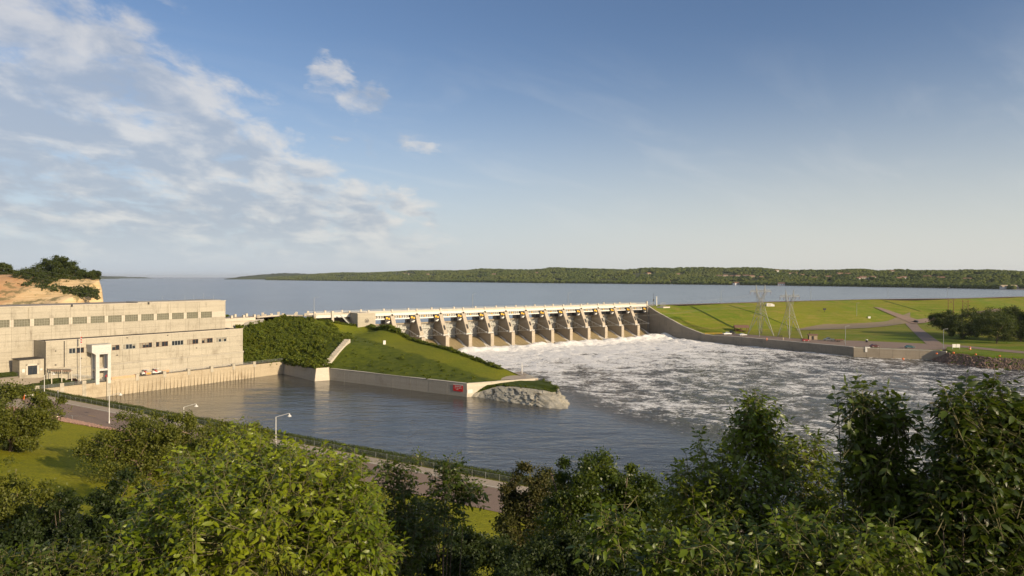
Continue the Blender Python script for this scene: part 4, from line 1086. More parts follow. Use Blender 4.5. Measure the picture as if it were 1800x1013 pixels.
# fence between sidewalk and bank
fn = thing('chain_fence', 'long low chain link fence between the sidewalk and the grassy river bank', 'fence', (*rd(0, -.35), ZR), ra)
fp = MB().tube((0, 0, -.2), (0, 0, 1.15), .035, 6).tube((0, 0, 1.15), (0, 0, 1.2), .05, 6).mesh('fence_post', M['galv'])
for i in range(76): link(fp, 'fence_post', fn, (-112+3*i, 0, 0))
w = MB()
for z in (.1, .25, .4, .55, .7, .85, 1.0, 1.12): w.bar((-112, 0, z), (116, 0, z), .018 if z < 1.1 else .04)
w.build('wire_mesh', M['galv'], fn)

# gate with signs, guard rail
gt = thing('road_gate', 'white boom gate with small signs across the riverside road at left', 'gate', (*rd(-101, 11.5), float(z_fore(-101, 11.5))), ra+R(90))
MB().box(-.12, .12, -.12, .12, 0, 1.5).box(7.2, 7.44, -.12, .12, 0, 1.4).build('gate_post', M['white'], gt)
MB().bar((-3.5, 0, 1.1), (7.3, 0, 1.1), .14).bar((0, 0, 1.5), (3.5, 0, 1.15), .07).build('boom', M['white'], gt)
MB().box(2.4, 3.4, -.16, -.1, .75, 1.35).build('sign_plate', M['white'], gt)
MB().box(4.7, 5.1, -.2, .2, 0, 1.6).build('control_box', M['orange'], gt)
def road_sign(t, o, lab, r=.42, h=2.1, mat='white', group=None):
    x, y = rd(t, o); s_ = thing('road_sign', lab, 'sign', (x, y, float(z_fore(t, o))-.05), ra+R(180), group)
    MB().tube((0, 0, 0), (0, 0, h), .04, 6).build('post', M['galv'], s_)
    MB().prism([(r*math.cos(R(22.5+45*i)), h+r*math.sin(R(22.5+45*i))) for i in range(8)], 'y', .05, .08).build('sign_plate', M[mat], s_)
road_sign(-92, 1.2, 'round white road sign in front of the fence, right of the gate, the higher one', .5, 2.6)
road_sign(-94, 4.2, 'round white road sign at the edge of the road, right end of the gate', .48, 1.9)
gr_ = thing('guard_rail', 'short grey pipe guard rail on the lawn side of the riverside road', 'railing', (*rd(-78, 13.3), ZR), ra)
g_ = MB().bar((-6, .2, .9), (20, -.1, .9), .06, .12).bar((-6, .2, .5), (20, -.1, .5), .05, .1).bar((20, -.1, .9), (23, 1.0, .9), .06)
g_.build('rail', M['galv'], gr_)
pst = MB()
for i in range(8): MB().tube((-6+3.7*i, .1, -.2), (-6+3.7*i, .1, .95), .05, 6).build('post', M['galv'], gr_)

# flagpole
fl = thing('flagpole', 'tall thin white flagpole with a limp red and white flag before the powerhouse', 'flagpole', (*pw(-77.2, -1.2), 6.0))
MB().path([(0, 0, 0), (0, 0, 17)], .12, 8, .05).build('pole', M['white'], fl)
MB().lathe([(.02, 17.0), (.12, 17.1), (.02, 17.25)], (0, 0, 0), 8).build('finial', M['yellow'], fl)
for j, (z0, c) in enumerate(((14.9, 'red'), (14.5, 'white'), (14.1, 'red'), (13.7, 'white'), (13.3, 'red'), (12.9, 'white'))):
    MB().hexa([(.08, -.05, z0-.4), (.42-.02*j, -.12, z0-.45), (.44, .10, z0-.45), (.08, .05, z0-.4)], [(.08, -.05, z0), (.5, -.12, z0-.06), (.5, .10, z0-.06), (.08, .05, z0)]).build('flag_stripe', M[c], fl)

# canopy shelter on the plaza
cn = thing('canopy', 'low brown lattice canopy on posts between the entrance and the flagpole', 'canopy', (PW[0], PW[1], 0), PA)
cs, ce = -86.0, -79.8
for i in range(11):
    x = cs+(ce-cs)*i/10.; MB().bar((x, .6, 10.6-.07*i), (x, 3.9, 10.9-.07*i), .34, .1).build('roof_slat', M['rooftop'], cn)
MB().bar((cs, .7, 10.45), (ce, .7, 9.7), .16, .3).bar((cs, 3.8, 10.75), (ce, 3.8, 10.0), .16, .3).build('beam', M['brown'], cn)
for x, y in ((cs+.2, .7), (ce-.2, .7), (cs+.2, 3.6), (ce-.2, 3.6), ((cs+ce)/2, .7)): MB().box(x-.12, x+.12, y-.12, y+.12, 6.2, 10.3 if x < -82 else 9.9).build('post', M['cap'], cn)
# ramp rails down to the terrace
rr_ = thing('ramp_railing', 'sloping grey handrail stepping down from the plaza to the river terrace', 'railing', (PW[0], PW[1], 0), PA)
m_ = MB()
for y in (1.4, 2.6):
    for h in (.5, .95): m_.bar((-79.5, y, 7.6+h), (-70.5, y, 5.6+h), .06)
    for i in range(6): m_.bar((-79.5+1.8*i, y, 7.2-.4*i), (-79.5+1.8*i, y, 8.6-.4*i), .06)
m_.build('rail', M['galv'], rr_)
# two white utility carts on the terrace
def cart(lab, s_, o_):
    x, y = pw(s_, o_); c = thing('utility_cart', lab, 'cart', (x, y, 5.5), PA, 'white utility carts on the powerhouse terrace')
    MB().prism([(-1.5, .45), (1.6, .45), (1.75, .8), (1.4, 1.05), (.5, 1.1), (.3, .85), (-.5, .85), (-.6, 1.15), (-1.5, 1.15)], 'y', -.7, .7).build('body', M['white'], c)
    MB().box(-.9, .9, -.65, .65, 1.95, 2.03).build('roof', M['white'], c)
    MB().bar((-.85, -.6, 1.1), (-.85, -.6, 1.95), .05).bar((.85, -.6, 1.0), (.8, -.6, 1.95), .05).bar((-.85, .6, 1.1), (-.85, .6, 1.95), .05).bar((.85, .6, 1.0), (.8, .6, 1.95), .05).build('roof_frame', M['galv'], c)
    MB().box(-.4, .2, -.6, .6, .86, 1.2).box(-.45, -.3, -.6, .6, 1.2, 1.6).build('seat', M['red'], c)
    for wx in (-1.05, 1.1):
        for wy in (-.72, .72): MB().tube((wx, wy-.1, .33), (wx, wy+.1, .33), .33, 12).build('wheel', M['black'], c)
cart('white cart with red seat on the terrace, nearer to the gantry tower', -55.6, -2.2)
cart('white cart with red seat on the terrace, the one by the orange barrier', -52.0, -2.2)
def barrier(lab, s_, o_, L=2.0):
    x, y = pw(s_, o_); c = thing('barrier', lab, 'barrier', (x, y, 5.5), PA, 'orange barriers on the powerhouse terrace')
    for i in range(3): MB().box(-L/2, L/2, -.06, .06, .25+.33*i, .5+.33*i).build('board', M['tanpanel' if i % 2 == 0 else 'yellow'], c)
    for sx in (-L/2+.15, L/2-.15): MB().bar((sx, -.35, 0), (sx, 0, 1.2), .07).bar((sx, .35, 0), (sx, 0, 1.2), .07).build('leg', M['galv'], c)
barrier('orange and yellow board barrier in front of the white carts', -55.2, -.9)
barrier('long orange and yellow barrier right of the white carts on the terrace', -48.8, -1.4, 2.6)
x, y = pw(-69.2, -.6); lb = thing('lifebuoy_stand', 'red ring lifebuoy on a post beside the gantry tower leg', 'lifebuoy', (x, y, 5.5), PA)
MB().tube((0, 0, 0), (0, 0, 1.6), .05, 6).build('post', M['galv'], lb)
rgm = MB()
for i in range(16):
    a_, b_ = 2*math.pi*i/16, 2*math.pi*(i+1)/16; rgm.tube((.42*math.cos(a_), -.12, 1.35+.42*math.sin(a_)), (.42*math.cos(b_), -.12, 1.35+.42*math.sin(b_)), .13, 6)
rgm.build('ring', M['red'], lb)

# signs on the retaining walls
d23 = ((C3[0]-C2[0]), (C3[1]-C2[1])); l23 = math.hypot(*d23); d23 = (d23[0]/l23, d23[1]/l23)
sL, zA = PLN(797.2, 676, C2, d23); sRr, zB = PLN(814, 677.5, C2, d23); zl = PLN(797.2, 686.9, C2, d23)[1]
sg = thing('danger_sign', 'red sign with white lettering and a white top strip on the grey wall', 'sign', (C2[0]+d23[0]*sL, C2[1]+d23[1]*sL, zl), math.atan2(d23[1], d23[0]))
Wd, Hd = sRr-sL, zA-zl
MB().box(0, Wd, -.16, -.10, 0, Hd).build('plate', M['red'], sg)
MB().box(0, Wd, -.18, -.10, Hd+.002, Hd+.22).build('top_strip', M['white'], sg)
def text(s, size, x, z, parent, mat, name='lettering', y=-.165):
    cu = bpy.data.curves.new('lettering', 'FONT'); cu.body = s; cu.size = size; cu.align_x = 'CENTER'; cu.extrude = .004; cu.offset = size*.012
    tmp = bpy.data.objects.new('lettering', cu); COL.objects.link(tmp); bpy.context.view_layer.update()
    me = bpy.data.meshes.new_from_object(tmp.evaluated_get(bpy.context.evaluated_depsgraph_get())); bpy.data.objects.remove(tmp)
    me.materials.clear(); me.materials.append(mat); me.transform(Matrix.Rotation(R(90), 4, 'X'))
    o = link(me, name, parent, (x, y, z)); return o
text('DANGER', .74, Wd*.52, Hd-.72, sg, M['white']); text('DO NOT ENTER', .42, Wd*.52, Hd-1.25, sg, M['white']); text('AREA', .40, Wd*.42, Hd-1.70, sg, M['white'])
d34 = ((C4[0]-C3[0]), (C4[1]-C3[1])); l34 = math.hypot(*d34); d34 = (d34[0]/l34, d34[1]/l34)
sL, zA = PLN(821.2, 685.2, C3, d34); sRr, _ = PLN(830.3, 685.2, C3, d34); zl = PLN(821.2, 691.6, C3, d34)[1]
s2 = thing('notice_board', 'small blank white board low on the sunlit wall, just right of the red sign', 'sign', (C3[0]+d34[0]*sL, C3[1]+d34[1]*sL, zl), math.atan2(d34[1], d34[0]))
MB().box(0, sRr-sL, -.2, -.12, 0, zA-zl).build('plate', M['white'], s2); MB().box(.3, .4, -.12, 0, .2, .4).box(sRr-sL-.4, sRr-sL-.3, -.12, 0, .2, .4).build('bracket', M['galv'], s2)
dE = ((WF[0]-WE[0]), (WF[1]-WE[1])); lE = math.hypot(*dE); dE = (dE[0]/lE, dE[1]/lE)
sL, zA = PLN(1520.6, 609.8, WE, dE); sRr, _ = PLN(1529.8, 609.8, WE, dE); zl = PLN(1525, 619, WE, dE)[1]
s3 = thing('river_sign', 'square white sign standing on top of the right bank river wall', 'sign', (WE[0]+dE[0]*sL, WE[1]+dE[1]*sL, zl), math.atan2(dE[1], dE[0])+R(14))
MB().box(0, sRr-sL, -.25, -.15, 0, zA-zl).build('plate', M['white'], s3); MB().box(.4, .5, -.15, 0, .2, 1.4).box(sRr-sL-.5, sRr-sL-.4, -.15, 0, .2, 1.4).build('bracket', M['galv'], s3)
# railing and white post on the point
pr = thing('point_railing', 'grey pipe railing round the concrete point at the tip of the mound', 'railing')
pts = [(2.2, 264), (4, 257), (C4[0]-1.3, C4[1]+.2), (C4[0]-4.5, C4[1]-1.6)]
for a_, b_ in zip(pts[:-1], pts[1:]):
    for h in (.5, .85, 1.2): MB().bar((*a_, ZT+h), (*b_, ZT+h), .06).build('rail', M['galv'], pr)
    for i in range(5):
        x, y = a_[0]+(b_[0]-a_[0])*i/5, a_[1]+(b_[1]-a_[1])*i/5; MB().bar((x, y, ZT-.1), (x, y, ZT+1.2), .08).build('post', M['galv'], pr)
x, y = G(917.8, 659, ZT); wp = thing('gauge_post', 'tall white post standing on the railed concrete point', 'post', (x, y, ZT-.1))
MB().box(-.14, .14, -.14, .14, 0, 4.0).build('post', M['white'], wp); MB().box(-.22, .22, -.22, .22, 4.0, 4.12).build('cap', M['white'], wp)
tipm = [C3, C4, (4.0, 262), (-6, 252)]
me = bpy.data.meshes.new('point_paving'); me.from_pydata([(C4[0]-.9, C4[1]+.1, ZT+.12), (3.6, 262, ZT+.25), (-3.0, 252, ZT+.35), (-4, 240.5, ZT+.15)], [], [(0, 1, 2, 3)]); me.materials.append(M['walk']); structure(me, 'point_paving')
if me.polygons[0].normal.z < 0: me.flip_normals()
s_, z_ = PLN(675.5, 602, Qa, dQ); x, y = Qa[0]+dQ[0]*s_, Qa[1]+dQ[1]*s_
x, y, z = at(675.5, 602.5, 300); z = float(z_mound(np.array([x]), np.array([y]))[0])
mk = thing('marker_box', 'small white box marker standing alone on the mown ridge', 'marker', (x, y, z), R(30))
MB().box(-.55, .55, -.3, .3, 0, 1.7).build('box', M['white'], mk); MB().box(-.6, .6, -.35, .35, 1.7, 1.8).build('lid', M['galv'], mk)

# rock outcrop at the point, grass on top
def outcrop():
    base = [(-15, 233.5), (-11.5, 231.6), (-2.6, 222.6), (3, 218), (7.9, 214), (12.5, 210.2), (16.5, 207.6), (18.8, 209), (19.2, 216), (18, 228), (13, 243)]
    top = [(-14.6, 234.5, .8), (-11.2, 234, 1.6), (-4.5, 232.3, 4.0), (1, 229, 4.2), (5.5, 226.8, 4.0), (10, 225.2, 3.7), (13.6, 224.6, 3.1), (14.8, 226.0, 2.9), (15.3, 228, 3.9), (13.6, 234, 4.0), (11.5, 243.5, 4.0)]
    n = 150; m = 46; B = polyline(base, n); T = polyline(top, n)
    w = np.linspace(0, 1, m)[:, None]; bx_ = B[None, :, 0]*(1-w)+T[None, :, 0]*w; by_ = B[None, :, 1]*(1-w)+T[None, :, 1]*w
    zz = -1.0*(1-w)+T[None, :, 2]*w; q = w*np.ones((1, n))
    zz = zz*np.ones((1, n))
    shelf = .35*np.sin(np.clip(q, 0, 1)*math.pi)  # concave talus, steep top
    zz = -1.0+(T[None, :, 2]+1.0)*np.where(q < .72, q*.75/.72, .75+(q-.72)/.28*.25)
    cx_ = B[:, 0].mean(); cy_ = B[:, 1].mean()
    dx_ = bx_-cx_; dy_ = by_-cy_; L = np.hypot(dx_, dy_)+1e-6
    a_ = np.arange(n)[None, :]*.55
    dis = (fbm(a_*.55, zz*1.1+4, 5, .6)*3.4+np.abs(fbm(a_*2.6, zz*2.6+40, 5, .65))*-3.0)*np.sin(np.clip(q, 0.02, .98)*math.pi)**.5
    gul = np.minimum(0, fbm(a_*1.5, zz*.35, 4)*6.0)*sstep(q, .35, .8)*sstep(1-q, 0, .12)
    bx_ = bx_+dx_/L*(dis+gul); by_ = by_+dy_/L*(dis+gul)
    structure(grid_mesh('rock_outcrop', bx_, by_, zz, M['chalk'], False), 'rock_outcrop')
    w = np.linspace(0, 1, 10)[:, None]; c = np.array([-1.0, 240.0])
    bl = polyline([(-14.8, 234.8, .8), (-9, 237, 3.6), (-3, 239.2, 4.1), (3, 242, 4.2), (11.5, 244, 4.0)], n)
    tx = T[None, :, 0]*(1-w)+bl[None, :, 0]*w; ty = T[None, :, 1]*(1-w)+bl[None, :, 1]*w; tz = T[None, :, 2]*(1-w)+bl[None, :, 2]*w
    tz = tz+fbm(tx*.3, ty*.3, 3)*.5+.03
    structure(grid_mesh('outcrop_top', tx, ty, tz, M['grassr'], True), 'outcrop_top')
    return T
OUT_T = outcrop()

# ---- vehicles
def vehicle(name, cat, lab, px, py, mat, kind, rz, group='vehicles parked on the right bank'):
    x, y, z = on_right(px, py); c = thing(name, lab, cat, (x, y, z+.1), rz, group)
    if kind == 'pickup':
        prof = [(-2.8, .5), (-2.8, 1.15), (-.7, 1.2), (-.45, 1.85), (.75, 1.85), (1.35, 1.2), (2.7, 1.05), (2.8, .5)]; wb = 1.85
        glass = [(-.55, 1.25), (-.38, 1.75), (.7, 1.75), (1.2, 1.25)]; L = 2.8
    else:
        h = 1.5 if kind == 'car' else 1.8
        prof = [(-2.3, .4), (-2.35, .95), (-1.7, 1.05), (-1.2, h), (.35, h), (1.1, 1.0), (2.2, .85), (2.3, .4)]; wb = 1.4
        glass = [(-1.55, 1.05), (-1.12, h-.1), (.3, h-.1), (.95, 1.0)]; L = 2.3
    b = MB().prism(prof, 'y', -.9, .9).build('body', M[mat], c)
    bm = bmesh.new(); bm.from_mesh(b.data); bmesh.ops.bevel(bm, geom=bm.edges[:], offset=.07, segments=1, affect='EDGES'); bm.to_mesh(b.data); bm.free()
    MB().prism(glass, 'y', -.915, .915).build('window', M['glass'], c)
    MB().prism([(glass[-1][0]+.1, glass[-1][1]), (glass[-2][0]+.08, glass[-2][1]), (glass[-2][0]+.02, glass[-2][1]), (glass[-1][0]-.02, glass[-1][1])], 'y', -.78, .78).build('windscreen', M['glass'], c)
    for wx in (-wb, wb-.1):
        for wy in (-.85, .85):
            w_o = MB().tube((wx, wy-.12, .36), (wx, wy+.12, .36), .37, 14).build('wheel', M['black'], c)
            MB().tube((wx, wy-.125, .36), (wx, wy+.125, .36), .2, 10).build('rim', M['galv'], w_o)
    for sy in (-.65, .65):
        MB().box(L-.05, L+.02, sy-.18, sy+.18, .65, .82).build('headlight', M['cap'], c); MB().box(-L-.02, -L+.05, sy-.15, sy+.15, .7, .9).build('tail_light', M['red'], c)
    if kind == 'pickup': MB().box(-2.6, -.85, -.75, .75, 1.16, 1.18).build('truck_bed', M['dark'], c)
    MB().box(L-.02, L+.06, -.8, .8, .42, .58).box(-L-.06, -L+.02, -.8, .8, .42, .58).build('bumper', M['galv'], c)
M['cwhite'] = flat('white car paint', (.8, .8, .78), .3, 0, .03); M['cgrey'] = flat('grey car paint', (.16, .18, .19), .3, .3, .03)
M['cred'] = flat('red car paint', (.30, .02, .025), .3, 0, .03); M['cmaroon'] = flat('maroon car paint', (.10, .02, .025), .3, 0, .03)
M['cteal'] = flat('teal car paint', (.05, .13, .14), .3, 0, .03); M['cblack'] = flat('black car paint', (.02, .02, .025), .3, 0, .03)
vehicle('pickup_truck', 'pickup truck', 'white pickup truck at the head of the parking lot by the yellow rail', 1278, 589.2, 'cwhite', 'pickup', R(15))
vehicle('car', 'car', 'black car just behind the white pickup truck at the head of the parking lot', 1287, 587.0, 'cblack', 'suv', R(25))
vehicle('car', 'car', 'white car parked alone in front of the brown picnic shelter', 1306, 590.8, 'cwhite', 'car', R(8))
vehicle('car', 'car', 'red car parked near the wall, left of the toilet hut', 1416, 600.5, 'cred', 'car', R(10))
vehicle('pickup_truck', 'pickup truck', 'grey pickup truck parked right of the toilet hut', 1457, 599.5, 'cgrey', 'pickup', R(175))
vehicle('car', 'car', 'maroon car parked behind the square white sign on the wall', 1537.5, 611.0, 'cmaroon', 'car', R(5))
vehicle('car', 'car', 'teal car parked by the wall at the right end of the parking lot', 1599.5, 612.6, 'cteal', 'car', R(-5))
vehicle('car', 'car', 'dark car driving at the road junction in front of the dam', 1609, 567.5, 'cblack', 'suv', R(120))
def trailer(px, py, lab):
    x, y, z = on_right(px, py); c = thing('trailer', lab, 'trailer', (x, y, z+.1), R(0))
    MB().box(-2.6, 2.2, -1, 1, .55, .75).build('bed', M['dark'], c); MB().bar((2.2, 0, .6), (3.8, 0, .5), .12).build('drawbar', M['galv'], c)
    MB().prism([(-2.3, .8), (2.0, .8), (2.4, 1.4), (-2.3, 1.3)], 'y', -.6, .6).build('load', M['brown'], c)
    for wy in (-1.05, 1.05): MB().tube((-.4, wy-.1, .36), (-.4, wy+.1, .36), .36, 12).build('wheel', M['black'], c)
trailer(1475, 601, 'dark low trailer right of the grey pickup truck')
# restroom hut
x, y, z = on_right(1428.5, 597.0); rh = thing('toilet_hut', 'small tan toilet hut with a dark front and a vent pipe beside the parking lot', 'hut', (x, y, z), R(-12))
hb = MB().box(-2.2, 2.2, -1.7, 1.7, 0, 2.6).build('wall', M['tanwall'], rh)
MB().box(-.9, .3, -1.75, -1.7, 0, 2.1).build('door', M['dark'], rh); MB().box(-2.2, -2.23, -1.2, 1.2, .3, 2.3).build('shutter', M['dark'], rh)
MB().prism([(-2.1, 2.61), (2.1, 2.61), (1.9, 2.9), (0, 3.25), (-1.9, 2.9)], 'x', -2.7, 2.7).build('roof', M['brownroof'], rh)
MB().tube((-1.4, .9, 2.6), (-1.4, .9, 4.2), .16, 8).build('vent_pipe', M['black'], rh)
# picnic shelter
x, y, z = on_right(1303, 583.3); ps = thing('picnic_shelter', 'open brown picnic shelter with a shingled roof at the foot of the dam', 'shelter', (x, y, z), R(-8))
MB().prism([(-3.4, 2.7), (3.4, 2.7), (3.2, 2.9), (0, 4.4), (-3.2, 2.9)], 'x', -4.6, 4.6).build('roof', M['brownroof'], ps)
for px_ in (-3.8, 0, 3.8):
    for py_ in (-2.6, 2.6): MB().box(px_-.14, px_+.14, py_-.14, py_+.14, 0, 2.7).build('post', M['brown'], ps)
MB().box(-3.6, 3.0, -.5, .5, .72, .8).box(-3.6, 3.0, -1.2, -.9, .42, .48).box(-3.6, 3.0, .9, 1.2, .42, .48).box(-3.2, -3, -1, 1, 0, .72).box(2.4, 2.6, -1, 1, 0, .72).build('table', M['brown'], ps)
MB().box(-3.9, 1.0, 2.5, 2.62, 0, 1.3).build('panel', M['brown'], ps)
def small(name, lab, cat, px, py, parts, rz=0, group=None, dz=0):
    x, y, z = on_right(px, py); t = thing(name, lab, cat, (x, y, z+dz), rz, group)
    for nm, mb, mt in parts: mb.build(nm, M[mt], t)
    return t
small('picnic_table', 'dark picnic table at the foot of the second pylon', 'picnic table', 1371.7, 592.3, [('top', MB().box(-1.2, 1.2, -.5, .5, .74, .82), 'dark'), ('bench', MB().box(-1.2, 1.2, .8, 1.1, .42, .48).box(-1.2, 1.2, -1.1, -.8, .42, .48), 'dark'), ('leg', MB().bar((-.8, -1, 0), (-.8, .4, .74), .1).bar((-.8, 1, 0), (-.8, -.4, .74), .1).bar((.8, -1, 0), (.8, .4, .74), .1).bar((.8, 1, 0), (.8, -.4, .74), .1), 'dark')])
small('litter_bin', 'dark round litter bin with a white lid on the lawn edge', 'bin', 1523.8, 602.2, [('drum', MB().lathe([(.55, 0), (.6, .1), (.6, 1.3)], n=12), 'dark'), ('lid', MB().lathe([(.65, 1.3), (.6, 1.5), (.2, 1.75)], n=12), 'white')])
small('notice_board', 'wide white two panel board on the grass right of the parking lot', 'sign', 1680.8, 614.3, [('panel', MB().box(-1.9, -.1, -.05, .05, .9, 2.6), 'white'), ('panel', MB().box(.1, 1.9, -.05, .05, .9, 2.6), 'white'), ('post', MB().box(-1.9, -1.75, .05, .15, 0, 2.5).box(1.75, 1.9, .05, .15, 0, 2.5), 'galv')])
small('traffic_drum', 'orange and white traffic drum right of the two panel board', 'drum', 1705, 615.0, [('body', MB().lathe([(.5, 0), (.45, .6), (.42, 1.4)], n=12), 'orange'), ('band', MB().lathe([(.47, .5), (.46, .95)], n=12), 'white')])
small('transformer_box', 'white box on the slope of the dam, right of the first pylon', 'box', 1353.6, 538.8, [('box', MB().prism([(-3.0, 0), (3.0, 0), (3.0, 1.4), (1.0, 2.3), (-3.0, 2.5)], 'y', -1.2, 1.2), 'white'), ('door', MB().box(-2, 0, -1.24, -1.2, .3, 2.0), 'cap')])
small('junction_box', 'small black box on a post on the dam slope', 'box', 1449.5, 549, [('post', MB().box(-.15, .15, -.1, .1, 0, 2.6), 'dark'), ('box', MB().box(-1, 1, -.4, .4, 1.6, 3.0), 'dark')])
small('marker_box', 'little white marker at the foot of the dam slope, far right of the pylons', 'marker', 1527.7, 560, [('box', MB().box(-.9, .9, -.5, .5, 0, 1.4), 'white'), ('lid', MB().box(-1, 1, -.6, .6, 1.4, 1.55), 'galv')])
small('yellow_railing', 'yellow pipe railing at the head of the parking lot above the dark wall', 'railing', 1254, 588.6, [('rail', MB().bar((-5, 0, 1.1), (6, 1.5, 1.1), .12).bar((-5, 0, .6), (6, 1.5, .6), .1), 'yellow'), ('post', MB().bar((-5, 0, 0), (-5, 0, 1.1), .14).bar((0.5, .75, 0), (.5, .75, 1.1), .14).bar((6, 1.5, 0), (6, 1.5, 1.1), .14), 'yellow')])
for i, (px, py, lab) in enumerate(((1348, 597.2, 'orange post at the wall edge, between the white and the red car'), (1376.5, 596.8, 'small tan post at the wall edge, right of the orange post'))):
    small('bollard', lab, 'bollard', px, py+1.2, [('post', MB().lathe([(.28, 0), (.28, 1.3), (.15, 1.5)], n=8), 'orange' if i == 0 else 'tanwall'), ('band', MB().lathe([(.3, .8), (.3, 1.0)], n=8), 'white')])
def buoy(px, py, z, lab, r=.5):
    x, y = G(px, py, z); b = thing('buoy', lab, 'buoy', (x, y, z-.1), 0, 'orange buoys along the right bank')
    MB().lathe([(.05, -r*.7), (r*.75, -r*.5), (r, 0), (r*.75, r*.6), (r*.15, r*.9)], (0, 0, r*.6), 12).build('float', M['orange'], b)
    MB().lathe([(.12*r, 0), (.12*r, .5*r)], (0, 0, r*1.4), 8).build('eye', M['dark'], b)
buoy(1646.5, 622.5, 4.2, 'orange buoy on the rocks just right of the wall end'); buoy(1676, 621.5, 4.4, 'orange buoy on the bank below the white two panel board', .6)
buoy(1715, 624, 4.4, 'orange buoy on the bank, second from the right'); buoy(1757, 627, 4.4, 'orange buoy on the bank, farthest right')
buoy(1587.4, 632.0, .1, 'orange buoy floating at the foot of the sunlit wall end', .6); buoy(1570.5, 629.6, .1, 'small red orange buoy floating left of the other at the wall foot', .4)

# riprap on the right bank
rg = np.random.RandomState(11)
rip = thing('riprap', 'bank of brown and pink quartzite boulders below the lawn at right', 'riprap', (209, 330, 0))
rmes = [rock_mesh('boulder', M['brownrock'], 1.0, 50+i, 1) for i in range(4)]
shore = dense([(206.5, 336), (205.5, 321.6), (212, 306), (225, 298), (260, 272), (330, 230)], 10)
for i in range(300):
    k = rg.rand()**1.6*26; j = int(k); f = k-j; b = shore[j]*(1-f)+shore[j+1]*f; w = rg.rand()*10.5
    kd = KR[7+min(j//10, 3)]; v = np.array(kd)-b; v /= np.linalg.norm(v)
    x, y = b+v*w; z = min(4.7, -.8+w*.42); s_ = rg.uniform(.35, .85)
    o = link(rmes[i % 4], 'boulder', rip, (x-209, y-330, z+.1)); o.scale = (s_, s_*rg.uniform(.7, 1.1), s_*.8); o.rotation_euler = (rg.rand(), rg.rand(), rg.rand()*6)
pts = []
for i in range(2600):
    k = rg.rand()**1.2*38; j = int(k); f = k-j; b = shore[j]*(1-f)+shore[j+1]*f; w = rg.rand()*11.5
    v = np.array(KR[7+min(j//10, 3)])-b; v /= np.linalg.norm(v); x, y = b+v*w; pts.append((x-209, y-330, min(4.7, -.8+w*.42)))
o = link(rock_field('loose_stone', M['brownrock'], pts, .3, .65, 9), 'loose_stone', rip); o['kind'] = 'stuff'

# ---- pylons
def lattice(mb, A, B, w=.22, n=5):
    """A, B: the four corners at bottom and top; X braced panels between"""
    prev = [Vector(a) for a in A]
    for k in range(1, n+1):
        f = 1-(1-k/n)**1.12; cur = [Vector(a).lerp(Vector(b), f) for a, b in zip(A, B)]
        for i in range(4):
            j = (i+1) % 4; mb.bar(prev[i], cur[i], w); mb.bar(prev[i], cur[j], w*.5); mb.bar(prev[j], cur[i], w*.5); mb.bar(cur[i], cur[j], w*.5)
        prev = cur
def pylon(px, py, H, arm, waist, rz, lab, z0=4.8):
    x, y = G(px, py, z0); z = zr(x, y); t = thing('pylon', lab, 'pylon', (x, y, z-.1), rz, 'lattice pylons on the right bank lawn')
    hw = H*.172
    sq = lambda h, zz, cx=0: [(cx-h, -h, zz), (cx+h, -h, zz), (cx+h, h, zz), (cx-h, h, zz)]
    leg = MB()
    for i, c in enumerate(sq(hw, 0)):
        d = sq(hw*.52, H*.36)[i]; MB().bar(c, d, .24).build('leg', M['pylon'], t)
        d2 = sq(hw*.52, H*.36)[(i+1) % 4]; c2 = sq(hw, 0)[(i+1) % 4]; m = Vector(d).lerp(Vector(d2), .5)
        leg.bar(c, m, .16).bar(c2, m, .16); leg.bar(Vector(c).lerp(Vector(d), .5), Vector(c).lerp(m, .5), .12); leg.bar(Vector(c2).lerp(Vector(d2), .5), Vector(c2).lerp(m, .5), .12)
    leg.build('brace', M['pylon'], t)
    bd = MB(); lattice(bd, sq(hw*.52, H*.36), sq(hw*.23, waist), .17, 4); bd.build('body', M['pylon'], t)
    for s_ in (-1, 1):
        f = MB(); lattice(f, sq(hw*.23, waist), sq(.35, H*.86, s_*hw*.62), .13, 4); lattice(f, sq(.35, H*.86, s_*hw*.56), sq(.04, H, s_*hw*.62), .1, 2); f.build('fork', M['pylon'], t)
    ar = MB(); za = H*.86
    for yy in (-.45, .45): ar.bar((-arm, yy*.3, za), (arm, yy*.3, za), .2); ar.bar((-arm*.9, yy, za+1.0), (arm*.9, yy, za+1.0), .16)
    n = 14
    for i in range(n): ar.bar((-arm+2*arm*i/n, .2, za), (-arm*.9+1.8*arm*(i+.5)/n, .4, za+1.0), .1); ar.bar((-arm*.9+1.8*arm*(i+.5)/n, -.4, za+1.0), (-arm+2*arm*(i+1)/n, -.2, za), .1)
    ar.build('crossarm', M['pylon'], t)
    tips = []
    for q in (-.97, -.6, -.12, .12, .6, .97):
        ins = MB()
        for i in range(6): ins.lathe([(.24, 0), (.24, .1)], (arm*q, 0, za-.35-.26*i), 8)
        ins.build('insulator', M['brown'], t); c, s_ = math.cos(rz), math.sin(rz); tips.append(Vector((x+c*arm*q, y+s_*arm*q, z+za-1.9)))
    return tips
T1 = pylon(1337, 590, 31.6, 8.0, 20, R(20), 'taller lattice pylon, the left one of the pair by the river')
T2 = pylon(1388, 594, 28.5, 7.6, 18, R(22), 'shorter lattice pylon, the right one of the pair by the river')
def wire(a, b, sag, lab, group):
    a, b = Vector(a), Vector(b); mb = MB(); n = 40; pr_ = None
    for i in range(n+1):
        f = i/n; p = a.lerp(b, f); p.z -= sag*4*f*(1-f)
        if pr_ is not None: mb.bar(pr_, p, .035)
        pr_ = p
    o = mb.build('power_line', M['pylon']); tag(o, lab, 'power line', group)
anch = Vector((-330, 400, 50))
